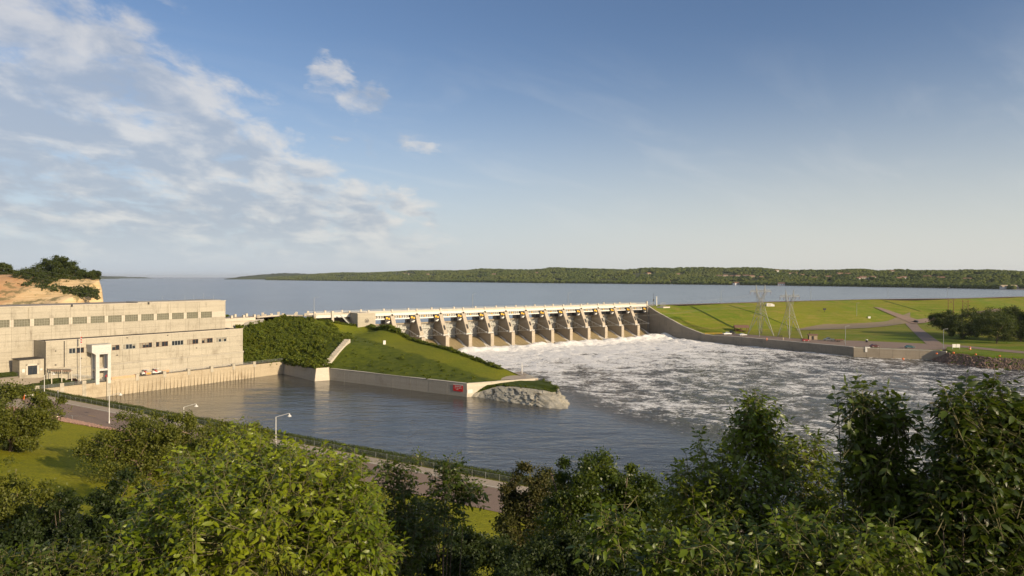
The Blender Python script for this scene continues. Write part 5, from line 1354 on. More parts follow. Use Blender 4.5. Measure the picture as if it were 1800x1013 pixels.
for i, k in enumerate((0, 2, 5)):
    wire(T1[k], anch+Vector((i*3, 0, i*2)), 20, 'thin power line sagging across the river from the taller pylon, the '+['lowest', 'middle', 'highest'][i]+' of three', 'power lines from the taller pylon')
for i, k in enumerate((0, 5)):
    wire(T2[k], anch+Vector((20+i*3, -20, i*2-5)), 21, 'thin power line sagging across the river from the shorter pylon, the '+['lower', 'upper'][i]+' of two', 'power lines from the shorter pylon')
# wooden H frame poles
for px, py, h, lab in ((1671.5, 553.5, 14, 'wooden H frame power pole beyond the road junction, the left one'), (1697, 556.0, 14, 'wooden H frame power pole half behind the tree, the right one')):
    x, y, z = on_right(px, py); t = thing('utility_pole', lab, 'utility pole', (x, y, z-.2), 0, 'H frame poles in front of the dam')
    for s_ in (-2.3, 2.3): MB().path([(s_, 0, 0), (s_, 0, h)], .26, 8, .18).build('pole', M['brown'], t)
    MB().bar((-4.5, 0, h-1.2), (4.5, 0, h-1.2), .25).build('crossarm', M['brown'], t); MB().bar((-2.3, 0, h-5), (2.3, 0, h-1.4), .14).bar((2.3, 0, h-5), (-2.3, 0, h-1.4), .14).build('brace', M['brown'], t)

# roadside light poles on dam and bridge
def light_pole(x, y, z, h, lab, group='thin light poles along the dam road', arm=1.6):
    t = thing('light_pole', lab, 'light pole', (x, y, z), 0, group)
    MB().path([(0, 0, 0), (0, 0, h)], .16, 6, .10).build('pole', M['galv'], t); MB().bar((0, 0, h), (arm, 0, h+.3), .1).build('arm', M['galv'], t); MB().box(arm-.1, arm+.6, -.15, .15, h+.2, h+.36).build('lamp_head', M['galv'], t)
x, y = sw(-24, -9.5); light_pole(x, y, 21.5, 9, 'light pole on the dam road left of the spillway')
x, y = sw(4.9*PITCH, -10.8); light_pole(x, y, 21.7, 9, 'light pole on the bridge above the fifth bay')
x, y = sw(9.9*PITCH, -10.8); light_pole(x, y, 21.7, 9, 'light pole on the bridge above the tenth bay')
for px, py, lab in ((1269, 534, 'light pole on the embankment crest left of the pylons'), (1427, 528.5, 'light pole on the embankment crest, first right of the pylons'), (1563, 524.5, 'light pole on the embankment crest, second right of the pylons'), (1668, 522.5, 'light pole on the embankment crest, third right of the pylons')):
    x, y = G(px, py, 21.1); light_pole(x, y+2, 21.0, 9.5, lab)
x, y, z = on_right(1486, 607); light_pole(x, y, z, 10, 'light pole at the parking lot right of the dark trailer', 'thin light poles at the parking lot')
x, y, z = on_right(1658.5, 614.5); light_pole(x, y, z, 10, 'light pole on the grass beyond the parking lot end', 'thin light poles at the parking lot')
x, y, z = on_right(1506, 556); light_pole(x, y, z, 10, 'light pole at the gravel track in front of the dam', 'thin light poles at the parking lot')
x, y = G(1154, 536.5, 21.3); t = thing('mast', 'thick white mast at the right end of the bridge', 'mast', (x, y, 20.8)); MB().path([(0, 0, 0), (0, 0, 6.4)], .42, 10, .38).build('mast', M['white'], t); MB().lathe([(.5, 6.4), (.5, 6.55)], n=10).build('cap', M['white'], t)
x, y = G(1149, 537, 21.3); t = thing('mast', 'thin dark mast with a box at the right end of the bridge', 'mast', (x, y, 20.8)); MB().path([(0, 0, 0), (0, 0, 9)], .16, 8, .1).build('mast', M['dark'], t); MB().box(-.4, .4, -.2, .2, 3.6, 4.8).build('box', M['dark'], t)
for px0, px1, lab in ((1111, 1134, 'cage fence on the bridge near its right end'), (1139, 1150, 'cage fence beside the thin mast'), (1161, 1170, 'cage fence on the slab right of the white mast')):
    x0, y0 = G(px0, 539.5, 21.2); x1, y1 = G(px1, 538.5 if px0 > 1130 else 539.2, 21.2)
    t = thing('cage_fence', lab, 'fence', (x0, y0, 21.2)); n = int(math.hypot(x1-x0, y1-y0)/.8)+1; v = Vector((x1-x0, y1-y0, 0))
    b_ = MB()
    for i in range(n+1): p = v*(i/n); b_.bar(p, p+Vector((0, 0, 2.6)), .07)
    b_.build('bar', M['galv'], t); MB().bar((0, 0, 2.6), v+Vector((0, 0, 2.6)), .12).bar((0, 0, 1.3), v+Vector((0, 0, 1.3)), .1).build('rail', M['galv'], t)
x, y = G(1166, 539.5, 21.0); t = thing('concrete_slab', 'pale concrete platform on top of the embankment right of the white mast', 'platform', (x, y, 20.3), SA)
MB().box(-3.2, 3.2, -3, 3, 0, .8).build('slab', M['cap'], t); MB().box(-3.3, 3.3, -3.1, 3.1, .8, .95).build('edge', M['concs'], t)

# ---- hedges by the entrance
def cards(P, size, rng, Nrm=None, aspect=.55, jit=.6):
    """one folded leaf face (a diamond of two triangles) per point"""
    n = len(P); P = np.asarray(P, float)
    d = rng.normal(size=(n, 3)); d[:, 2] -= .2; d /= np.linalg.norm(d, axis=1)[:, None]
    nr = rng.normal(size=(n, 3))*jit
    nr = nr+(Nrm if Nrm is not None else np.array([0, 0, 1.0])); sd_ = np.cross(nr, d); sd_ /= np.linalg.norm(sd_, axis=1)[:, None]+1e-9
    up = np.cross(d, sd_)
    L = (np.asarray(size)*rng.uniform(.7, 1.3, n))[:, None]; w = L*aspect*.5
    a = P-d*L*.5; b = P+sd_*w+up*w*.25; c = P+d*L*.5-up*L*.1; e = P-sd_*w+up*w*.25
    V = np.stack([a, b, c, e], 1).reshape(-1, 3); F = np.arange(n*4).reshape(n, 4); return V, F
def ell_pts(ells, n, rng, shell=.55, clump=None):
    """points through the volume of several ellipsoids, more towards the outside, gathered in clumps"""
    W = np.array([e[3]*e[4]+e[4]*e[5]+e[3]*e[5] for e in ells]); W = W/W.sum()
    k = rng.choice(len(ells), n, p=W); E = np.array(ells)[k]
    d = rng.normal(size=(n, 3)); d /= np.linalg.norm(d, axis=1)[:, None]
    r = shell+(1-shell)*rng.rand(n)**.6
    if clump:
        nc = clump; kc = rng.choice(len(ells), nc, p=W); Ec = np.array(ells)[kc]; dc = rng.normal(size=(nc, 3)); dc /= np.linalg.norm(dc, axis=1)[:, None]
        rc = (shell+(1.06-shell)*rng.rand(nc)**.7)[:, None]; C = Ec[:, :3]+dc*Ec[:, 3:6]*rc
        R_ = Ec[:, 3:6].mean(1)*rng.uniform(.13, .30, nc)
        j = rng.randint(nc, size=n); P = C[j]+rng.normal(size=(n, 3))*(R_[j]*.55)[:, None]*np.array([1, 1, .8])
        nrm = (P-Ec[j][:, :3])/Ec[j][:, 3:6]*.5+d*.8
    else:
        P = E[:, :3]+d*E[:, 3:6]*r[:, None]; nrm = d.copy()
    nrm[:, 2] += .5; nrm /= np.linalg.norm(nrm, axis=1)[:, None]+1e-9
    return P, nrm
rng = np.random.RandomState(21)
def hedge(lab, s_, o_, ry_, rx_, h, mat='leafH', curve=0.0):
    x0, y0 = pw(s_, o_); z0 = float(z_plaza(s_, o_)); t = thing('hedge', lab, 'hedge', (x0, y0, z0), PA, 'trimmed hedges in front of the powerhouse')
    n = 5200; u = rng.rand(n)*2-1; ph = rng.rand(n)*math.pi; rr2 = rng.uniform(.82, 1.02, n)
    X = u*rx_; prof_ = np.sqrt(np.clip(1-u**6, 0, 1)); Y = np.cos(ph)*ry_*rr2*prof_+curve*(u**2); Zz = np.abs(np.sin(ph))**.55*h*rr2*prof_
    V, F = cards(np.stack([X, Y, Zz], 1), .22, rng, np.stack([u*.2, np.cos(ph), np.sin(ph)], 1), .7, .5)
    link(np_mesh('foliage', V, F, M[mat]), 'foliage', t)
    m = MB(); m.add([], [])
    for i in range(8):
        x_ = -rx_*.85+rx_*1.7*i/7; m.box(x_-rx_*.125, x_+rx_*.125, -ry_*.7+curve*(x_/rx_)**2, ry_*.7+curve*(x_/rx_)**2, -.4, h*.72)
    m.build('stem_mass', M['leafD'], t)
hedge('long low trimmed hedge in front of the entrance, nearest the wall posts', -86.5, -1.6, 1.2, 7.6, 1.5, curve=-.4)
hedge('trimmed hedge curling down the plaza edge left of the wall end', -96.5, 1.5, 1.6, 4.2, 1.4, curve=1.4)
hedge('oval trimmed hedge between the entrance door and the canopy', -84.6, -3.3, .85, 3.6, 1.25)
hedge('low trimmed hedge left of the entrance block', -96.5, -7.5, 1.5, 3.2, 1.2)
hedge('small dark purple shrub under the canopy end', -79.4, -2.2, .9, 1.6, 1.5, 'leafP')
hedge('narrow trimmed hedge beside the gantry tower legs', -74.0, -1.6, .5, 2.6, .8)
# grassy strip of bank behind the fence
n = 90000; T_ = rng.uniform(-112, 118, n); O_ = rng.uniform(-5.4, -.8, n); h_ = .15+.75*rng.rand(n)*(.6+.8*np.clip(fbm(T_*.3, O_, 3)+.5, 0, 1))
Pq = np.stack([R0[0]+RD[0]*T_+RM[0]*O_, R0[1]+RD[1]*T_+RM[1]*O_, z_fore(T_, O_)+h_], 1)
V, F = cards(Pq, .30, rng, np.array([-.4, -.7, .8]), .4, .5)
tag(link(np_mesh('bank_grass', V, F, M['leafH']), 'bank_grass'), 'long dark grass growing on the river bank behind the fence', 'grass', kind='stuff')
# ------------------------------------------------------------------ vegetation
def gn_scatter(name, pts, scales, sources, mat=None):
    """stuff: instances of a few plant meshes on given points"""
    me = bpy.data.meshes.new(name); me.vertices.add(len(pts)); me.vertices.foreach_set('co', np.asarray(pts, np.float32).ravel())
    a = me.attributes.new('scl', 'FLOAT', 'POINT'); a.data.foreach_set('value', np.asarray(scales, np.float32))
    o = link(me, name); ng = bpy.data.node_groups.new(name, 'GeometryNodeTree')
    ng.interface.new_socket('Geometry', in_out='INPUT', socket_type='NodeSocketGeometry'); ng.interface.new_socket('Geometry', in_out='OUTPUT', socket_type='NodeSocketGeometry')
    nd = ng.nodes; gi = nd.new('NodeGroupInput'); go = nd.new('NodeGroupOutput'); iop = nd.new('GeometryNodeInstanceOnPoints')
    g2i = nd.new('GeometryNodeGeometryToInstance')
    for s in reversed(sources):
        oi = nd.new('GeometryNodeObjectInfo'); oi.inputs['Object'].default_value = s; ng.links.new(oi.outputs['Geometry'], g2i.inputs[0])
    na = nd.new('GeometryNodeInputNamedAttribute'); na.data_type = 'FLOAT'; na.inputs['Name'].default_value = 'scl'
    rv = nd.new('FunctionNodeRandomValue'); rv.data_type = 'FLOAT_VECTOR'; rv.inputs[0].default_value = (-.15, -.15, 0); rv.inputs[1].default_value = (.15, .15, 6.28)
    ri = nd.new('FunctionNodeRandomValue'); ri.data_type = 'INT'; ri.inputs['Min'].default_value = 0; ri.inputs['Max'].default_value = len(sources)-1
    ng.links.new(gi.outputs[0], iop.inputs['Points']); ng.links.new(g2i.outputs[0], iop.inputs['Instance'])
    iop.inputs['Pick Instance'].default_value = True
    ng.links.new(ri.outputs[2], iop.inputs['Instance Index']); ng.links.new(rv.outputs[0], iop.inputs['Rotation']); ng.links.new(na.outputs[0], iop.inputs['Scale'])
    ng.links.new(iop.outputs[0], go.inputs[0]); md = o.modifiers.new('scatter', 'NODES'); md.node_group = ng
    return o
def plant_source(n, size, mat, rng, shape=(1, 1, .9)):
    P, N_ = ell_pts([(0, 0, shape[2]*.75, shape[0], shape[1], shape[2])], n, rng, .5, 14)
    V, F = cards(P, size, rng, N_, .75, .5); return bpy.data.objects.new('plant_source', np_mesh('plant_source', V, F, mat))
def blob_source(mat, seed):
    rg = random.Random(seed); bm = bmesh.new(); bmesh.ops.create_icosphere(bm, subdivisions=2, radius=1)
    for v in bm.verts: v.co *= rg.uniform(.72, 1.22); v.co.z = v.co.z*.95+.75
    me = bpy.data.meshes.new('tree_source'); bm.to_mesh(me); bm.free(); me.materials.append(mat); return bpy.data.objects.new('tree_source', me)
rng = np.random.RandomState(77)

# far woods and the houses among them
def fw_mat():
    m, N, b = new_mat('far canopy'); oi = N.n('ShaderNodeObjectInfo').outputs['Random']; p = pos(N)
    a = N.mix(oi, (.035, .055, .013), (.090, .110, .022)); n = N.noise(p, .004, 4)
    a = N.mix(N.math('MULTIPLY', N.mr(n, .4, .62), .5), a, (.11, .12, .026))
    N.l(a, b.inputs['Base Color']); b.inputs['Roughness'].default_value = .9; b.inputs['Specular IOR Level'].default_value = .1; return m
M['fw'] = fw_mat()
houses = [(534, 488.6, 0), (652, 482.0, 1), (700, 478, 0), (712, 480.5, 0), (720, 481.8, 1), (752, 482.5, 2), (868, 482.5, 2), (928, 479.8, 0), (943, 480.2, 1), (1140, 481, 2), (1191, 482.5, 1), (1175, 496.8, 0), (1264, 485.6, 0), (1275, 485.2, 1), (1287, 486.4, 0), (1297, 485.6, 1), (1311, 485.2, 0), (1321, 486, 2),
          (1338, 488.2, 0), (1365, 476.6, 0), (1388.6, 482, 0), (1397, 480.6, 2), (1411, 484.4, 1), (1431, 489.4, 2), (1456, 487.5, 1), (1476, 482, 2), (1490, 482.6, 2), (1509, 490.6, 0), (1517, 488.6, 1), (1533.6, 488.6, 0), (1567, 477.2, 0), (1580, 490.4, 0), (1588, 488.8, 0), (1630, 487.6, 2), (1654, 489.6, 2), (1700, 492, 1), (1782, 504.8, 3), (1374, 499.6, 0), (1294, 498.8, 0)]
where = ['near the left tip of the far shore', 'in the far woods above the mound', 'in the woods above the left bays', 'in the woods above the right bays', 'on the hill above the right end of the spillway', 'on the wooded hill above the picnic shelter', 'on the wooded hill behind the pylons', 'on the wooded hill above the parking lot', 'on the wooded hill above the road junction', 'on the far shore at the right edge']
hmat = [M['cwhite'], M['cap'], M['tanwall'], M['white']]; hcol = ['white walled', 'cream walled', 'tan walled', 'long white']
hp_list = []
seen = {}
def ray_hill(px, py):
    d0 = np.interp(px, SH[:, 0], SH[:, 1]); D = np.linspace(d0+6, d0*1.36+180, 700); hz_ = hill_z(np.full(700, float(px)), D)+4
    ang = (py-487)/1200.; zz = CZ-ang*D; i = np.argmax(hz_ >= zz); 
    if not (hz_ >= zz).any(): i = int(np.argmax((hz_-CZ)/D))
    return D[i], hz_[i]-4
for px, py, k in houses:
    D, z = ray_hill(px, py); x = bear(px)*D; hp_list.append((px, D))
    wi = [650 > px, 760 > px >= 650, 900 > px >= 760, 1100 > px >= 900, 1250 > px >= 1100, 1330 > px >= 1250, 1440 > px >= 1330, 1560 > px >= 1440, 1720 > px >= 1560, px >= 1720].index(True)
    hgt = 'at the waterline' if py > 495 else ('high up' if py < 480.5 else 'halfway up')
    seen.setdefault((wi, k, hgt), []).append((px, py, D, x, z))
ords = ['', 'second ', 'third ', 'fourth ', 'fifth ']
sc = 1.25
for (wi, k, hgt), L in seen.items():
    L.sort()
    for n_h, (px, py, D, x, z) in enumerate(L):
        od = 'only' if len(L) == 1 else ['leftmost', 'second from left', 'third from left', 'fourth from left', 'fifth from left'][n_h]
        lab = f'{hcol[k]} house {hgt} {where[wi]}' + ('' if len(L) == 1 else f', {od}')
        t = thing('house', lab, 'house', (x, D, z-.5), random.Random(px).uniform(-.6, .6), 'houses among the trees of the far shore')
        w = (9 if k != 3 else 24)*sc; d = 5*sc; h = (4.8 if k != 3 else 4)*sc
        MB().box(-w, w, -d, d, 0, h).build('wall', hmat[k], t)
        MB().prism([(-d*1.15, h), (d*1.15, h), (0, h+3.6*sc)], 'x', -w*1.05, w*1.05).build('roof', M['brownroof'] if k != 3 else M['tanwall'], t)
        for i in range(3): MB().box(-w*.7+i*w*.6, -w*.45+i*w*.6, -d-.08, -d, h*.35, h*.75).build('window', M['glass'], t)
HPX = np.array([h[0] for h in hp_list]); HD = np.array([h[1] for h in hp_list])
N0 = 52000
px = rng.uniform(468, 1930, N0); q = np.concatenate([rng.rand(N0//4)*.10+.004, rng.rand(N0-N0//4)**1.15*1.12]); rng.shuffle(px)
d0 = np.interp(px, SH[:, 0], SH[:, 1]); D = d0+q*(d0*.36+180)
clear = fbm(px*.05, q*9, 4)
keep = ((clear < .10) | (q < .13) | (q > .9))
for hx, hd in zip(HPX, HD):
    dx = np.abs(bear(px)*D-bear(hx)*hd); dd_ = hd-D
    keep &= ~((dx < 13) & (dd_ > -12) & (dd_ < hd*.030+25))
px, D, q = px[keep], D[keep], q[keep]
z = hill_z(px, D); s_ = rng.uniform(3.6, 7.5, len(px))*np.where(D > 3500, 1.25, 1.0)*np.where(px > 1450, .95, 1)
o = gn_scatter('far_woods', np.stack([bear(px)*D, D, z-1.0], 1), s_, [blob_source(M['fw'], k) for k in range(4)])
tag(o, 'broad band of green woods covering the hills of the far shore', 'woods', kind='stuff')
# shore band of pale sand
P_, Q_ = np.meshgrid(np.linspace(470, 1900, 200), [0, 1]); d0 = np.interp(P_, SH[:, 0], SH[:, 1]); D_ = d0-6+Q_*(d0*.012+14)
structure(grid_mesh('sand_shore', bear(P_)*D_, D_, 11.55+Q_*1.9, M['shore']), 'sand_shore')

# shrubs that cover the mound's steep face, and the line of bushes on its far edge
src = [plant_source(260, .34, M['leafS'], rng) for k in range(3)]
pts = []; sc_ = []
H_, W_ = mx_.shape
for _ in range(30000):
    i = rng.randint(1, H_-1); j = rng.randint(2, W_-2); f, g = rng.rand(), rng.rand()
    x = mx_[i, j]*(1-f)+mx_[i, j-1]*f; y = my_[i, j]*(1-f)+my_[i, j-1]*f; x += (mx_[i-1, j]-mx_[i, j])*g; y += (my_[i-1, j]-my_[i, j])*g
    if right_of_Q(x, y) > -1+fbm(x*.2, y*.2, 3)*4: continue
    nn = float(fbm(x*.09+5, y*.09, 3)); left = x < -72
    dens_ = .95 if left else .36
    if rng.rand() > dens_*(.75+nn): continue
    pts.append((x, y, float(z_mound(np.array([x]), np.array([y]))[0])-.35)); sc_.append(rng.uniform(.6, 1.3)*(1.0 if left else .55)*(1+nn)*(1.5 if rng.rand() < .12 else 1))
    if len(pts) > 3400: break
tag(gn_scatter('slope_shrubs', pts, sc_, src), 'dense green shrubs covering the steep river face of the mound', 'shrubs', kind='stuff')
pts = []; sc_ = []
for i in range(330):
    s0 = rng.uniform(0, dn*.95); w = rng.uniform(-.6, 1.0); x = Pa[0]+dP[0]*s0+w; y = Pa[1]+dP[1]*s0-w*.3
    pts.append((x, y, float(z_mound(np.array([x]), np.array([y]))[0])-.25)); sc_.append(rng.uniform(.45, 1.25)*(1.25 if s0 < 30 else .85))
for i in range(60):
    x, y = pw(rng.uniform(14, 16), -42-rng.uniform(0, 3)); 
for i in range(90):
    f = rng.rand(); a_ = np.array(sw(-26, 2.0)); b_ = np.array(sw(-6, 9)); x, y = a_*(1-f)+b_*f; pts.append((x, y, float(z_mound(np.array([x]), np.array([y]))[0])-.2)); sc_.append(rng.uniform(.4, .9))
tag(gn_scatter('edge_bushes', pts, sc_, src), 'straggling row of bushes along the spillway edge of the mown ridge', 'bushes', kind='stuff')
pts = []; sc_ = []
for i in range(70):
    f = rng.rand(); x = -12+f*27+rng.uniform(-.5, .5); k = int(f*149); x, y, z = OUT_T[k]; pts.append((x-.2+rng.uniform(-.6, .6), y+rng.uniform(-.2, 1.2), z-.1)); sc_.append(rng.uniform(.25, .55))
tag(gn_scatter('outcrop_bushes', pts, sc_, src), 'low green bushes fringing the top of the cream rock outcrop', 'bushes', kind='stuff')
pts = []; sc_ = []
for i in range(70):
    s0 = rng.uniform(-4, 9); pts.append((*pw(s0, -58-rng.uniform(0, 4)), 21.6)); sc_.append(rng.uniform(.5, 1.0))
tag(gn_scatter('crest_bushes', pts, sc_, src), 'thin row of bushes beyond the parapet on the dam crest road', 'bushes', kind='stuff')

# ---- trees one can tell apart
def leafy_tree(name, label, cat, base, ells, nleaf, size, leaf, bark, seed, group=None, limbs=7, tr=.3, clump=60, pertree_mat=None, shell=.45):
    rng = np.random.RandomState(seed); bx_, by_, bz_ = base; t = thing(name, label, cat, base, 0, group)
    E = [(e[0]-bx_, e[1]-by_, e[2]-bz_, e[3], e[4], e[5]) for e in ells]
    P, Nn = ell_pts(E, nleaf, rng, shell, clump); V, F = cards(P, size, rng, Nn, .62, .6)
    link(np_mesh('crown', V, F, M[leaf]), 'crown', t)
    c = np.mean([e[:3] for e in E], 0); top = max(e[2] for e in E); m = MB()
    lo = min(e[2]-e[5] for e in E); fork = Vector((c[0]*.5, c[1]*.5, max(.6, lo*.6 if lo > 0 else c[2]*.25)))
    m.path([(0, 0, -.4), fork*.5, fork], tr, 8, tr*.75); m.build('trunk', M[bark], t)
    for k in range(limbs):
        e = E[k % len(E)]; d = rng.normal(size=3); d[2] = abs(d[2])*.7; d /= np.linalg.norm(d); tip = Vector((e[0]+d[0]*e[3]*.85, e[1]+d[1]*e[4]*.85, e[2]+d[2]*e[5]*.85)); mid = fork.lerp(tip, .5)+Vector((0, 0, .08*(tip-fork).length))
        m = MB(); m.path([fork, mid, tip], tr*.5, 6, tr*.10)
        for q_ in range(3):
            b_ = mid.lerp(tip, rng.rand()); d2 = Vector(rng.normal(size=3)); m.path([b_, b_+d2*e[3]*.22], tr*.18, 5, tr*.05)
        m.build('limb', M[bark], t)
    return t
# right bank trees
def E_(px, py, d, r, rz_=None, ry_=None):
    x, y, z = at(px, py, d); q_ = r/1200*d; return (x, y, z, q_, (ry_ or r)/1200*d, (rz_ or r)/1200*d)
for i, (bxp, byp, d, el, lab) in enumerate((
    (1672, 590, 420, [(1665, 566, 19, 15), (1655, 562, 13, 10)], 'dark round tree left of the group, leaning over the park road'),
    (1690, 596, 405, [(1690, 582, 20, 12), (1700, 570, 17, 16)], 'low dark bushy tree in the middle of the right bank group'),
    (1722, 590, 430, [(1720, 562, 23, 19), (1738, 570, 18, 20)], 'tallest dark tree of the right bank group, behind the others'),
    (1752, 604, 375, [(1752, 574, 25, 24), (1735, 582, 16, 16), (1770, 580, 15, 18)], 'wide green tree with a visible trunk in front of the right bank group'),
    (1775, 596, 395, [(1780, 566, 18, 20)], 'slim green tree right of the wide one on the right bank'),
    (1793, 601, 380, [(1797, 575, 18, 24)], 'dark tree at the right edge of the photo on the right bank'),
    (1820, 600, 400, [(1825, 570, 24, 24)], 'tree just at the right border of the photo behind the lawn'))):
    x, y, z = on_right(bxp, byp)
    leafy_tree('tree', lab, 'tree', (x, y, z-.2), [E_(a, b-3, y, r*1.3, rz_*1.12) for a, b, r, rz_ in el], 12000, .62, 'leafT', 'bark', 100+i, 'trees on the right bank lawn', 6, .4, 70)
for i in range(14):   # row of trees along the park road beyond the frame, which throw the long shadows on the lawn
    x = 330+i*22+(i % 3)*6; y = 402+(i % 4)*14
    if (x/y)*1200+900 < 1835: x += 60
    z = zr(x, y); leafy_tree('tree', 'lawn tree outside the right border, '+['nearest the river', 'second', 'third', 'fourth', 'fifth', 'sixth', 'seventh', 'eighth', 'ninth', 'tenth', 'eleventh', 'twelfth', 'thirteenth', 'last'][i]+' along its row', 'tree', (x, y, z-.2), [(x, y, z+8, 7, 7, 6.5)], 2500, 1.0, 'leafT', 'bark', 300+i, 'park trees right of the photo', 3, .4, 40)
# bluff trees
bl = [(52, 489, 13, 10), (72, 485, 13, 14), (93, 474, 12, 15), (113, 477, 11, 14), (134, 487, 10, 10), (152, 492, 9, 10), (86, 497, 14, 10), (108, 502, 14, 10), (132, 503, 12, 10), (166, 484, 6, 5), (4, 474, 8, 6), (24, 481, 5, 3), (62, 500, 12, 8), (118, 514, 8, 5)]
nm_ = ['at the left end of the cliff top wood', 'left of centre on the cliff top', 'tallest on the cliff top, left of the pair', 'tall, right of the pair on the cliff top', 'right part of the cliff top wood', 'near the cliff edge', 'on the upper slope below the tallest tree', 'in the middle of the slope above the chalk band', 'on the slope towards the cliff', 'last one right at the cliff edge', 'alone at the left border of the photo', 'tiny one left of the cliff top wood', 'low on the left of the wooded slope', 'lowest one above the chalk band']
for i, ((px, py, r, rz_), n_) in enumerate(zip(bl, nm_)):
    d = 472-(py-487)*.55 if py > 487 else 474
    d += (i % 3)*5
    x, y, z = at(px, py, d); zb_ = min(z_bluff(x, y), z-.3*r*.4)
    leafy_tree('bluff_tree', 'dark green bluff tree '+n_, 'tree', (x, y, zb_), [E_(px, py, d, r*1.75, rz_*1.55)], 12000, .75, 'leafT', 'bark', 200+i, 'trees on the chalk bluff', 4, .3, 45)
# scrub on the bluff slope
src2 = [plant_source(160, .42, M['leafT'], rng) for k in range(2)]
pts = []; sc_ = []
for i in range(500):
    px_ = rng.uniform(0, 172); py_ = rng.uniform(495, 540); 
    if py_ > 497+px_*.12: continue
    if px_ < 40 and rng.rand() < .75: continue
    x, y, z = at(px_, py_, 455-(py_-500)*.6); zz = z_bluff(x, y); pts.append((x, y, zz-.2)); sc_.append(rng.uniform(.8, 2.2))
tag(gn_scatter('bluff_scrub', pts, sc_, src2), 'low dark scrub scattered over the chalk and clay bluff', 'scrub', kind='stuff')

def zf(x, y):
    t_, o_ = rd_inv(x, y); return float(z_fore(np.array(t_), np.array(o_)))
def mid_tree(name, label, px_b, d, ell, nleaf, size, leaf, bark, seed, cat='tree', group=None, **kw):
    x = (px_b-900)/1200*d; z = zf(x, d); return leafy_tree(name, label, cat, (x, d, z-.2), [E_(*e[:2], d+(e[4] if len(e) > 4 else 0), e[2], e[3]) for e in ell], nleaf, size, leaf, bark, seed, group, **kw)
mid_tree('lawn_tree', 'bushy green lawn tree with a short trunk at the left edge, beside the plaza', 18, 128, [(20, 725, 66, 44), (-30, 735, 60, 45), (52, 745, 42, 34), (72, 712, 30, 20), (0, 772, 60, 26)], 42000, .42, 'leafB', 'bark', 401, clump=120, tr=.45)
mid_tree('lawn_tree', 'olive green tree behind the big leafy bush, in front of the second street lamp', 262, 112, [(225, 770, 66, 36), (275, 758, 60, 34), (185, 790, 45, 30), (330, 752, 45, 26), (250, 810, 90, 40), (340, 790, 60, 40)], 34000, .36, 'leafB', 'twigpale', 402, clump=170, tr=.4, limbs=14)
mid_tree('lawn_tree', 'darker tree between the olive tree and the road, behind the leafy bush', 400, 70, [(410, 775, 60, 36), (370, 800, 60, 44), (450, 800, 50, 40), (430, 860, 90, 60)], 26000, .22, 'leafB', 'bark', 403, clump=150)
mid_tree('shrub', 'loose pale green shrub at the left edge below the lawn', 40, 34, [(45, 905, 55, 60), (95, 880, 38, 34), (8, 860, 34, 50), (20, 960, 60, 50)], 15000, .13, 'leafB', 'twigpale', 404, 'shrub', clump=150, shell=.2, tr=.09)
mid_tree('shrub', 'dark conifer like shrub between the pale shrub and the leafy bush at left', 105, 30, [(110, 890, 22, 45), (95, 940, 50, 50), (165, 925, 48, 60), (215, 895, 50, 60), (150, 980, 110, 60), (40, 960, 50, 50)], 38000, .14, 'leafD', 'bark', 405, 'shrub', clump=140, tr=.09)
mid_tree('shrub', 'rusty brown tinged tree right of the sunlit gap of lawn', 925, 46, [(925, 870, 42, 55), (915, 930, 42, 70), (965, 880, 45, 60), (930, 990, 60, 60)], 30000, .17, 'leafR', 'bark', 406, 'tree', clump=160)
mid_tree('shrub', 'broad dark green tree in the middle, tops against the smooth water', 1050, 34, [(1060, 865, 66, 70), (1000, 860, 50, 62), (1110, 890, 52, 68), (1135, 940, 60, 80), (1060, 960, 120, 90), (1180, 940, 70, 70)], 70000, .14, 'leafG', 'bark', 407, 'tree', clump=200)
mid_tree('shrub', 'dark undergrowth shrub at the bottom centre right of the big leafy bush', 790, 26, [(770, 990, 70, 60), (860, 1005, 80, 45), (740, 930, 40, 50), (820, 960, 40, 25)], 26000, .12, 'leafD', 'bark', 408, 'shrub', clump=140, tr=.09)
mid_tree('shrub', 'dark undergrowth shrub at the bottom centre below the rusty tree', 1000, 20, [(960, 1010, 90, 45), (1060, 1000, 80, 50), (1010, 985, 50, 40)], 26000, .10, 'leafD', 'bark', 409, 'shrub', clump=140, tr=.09)

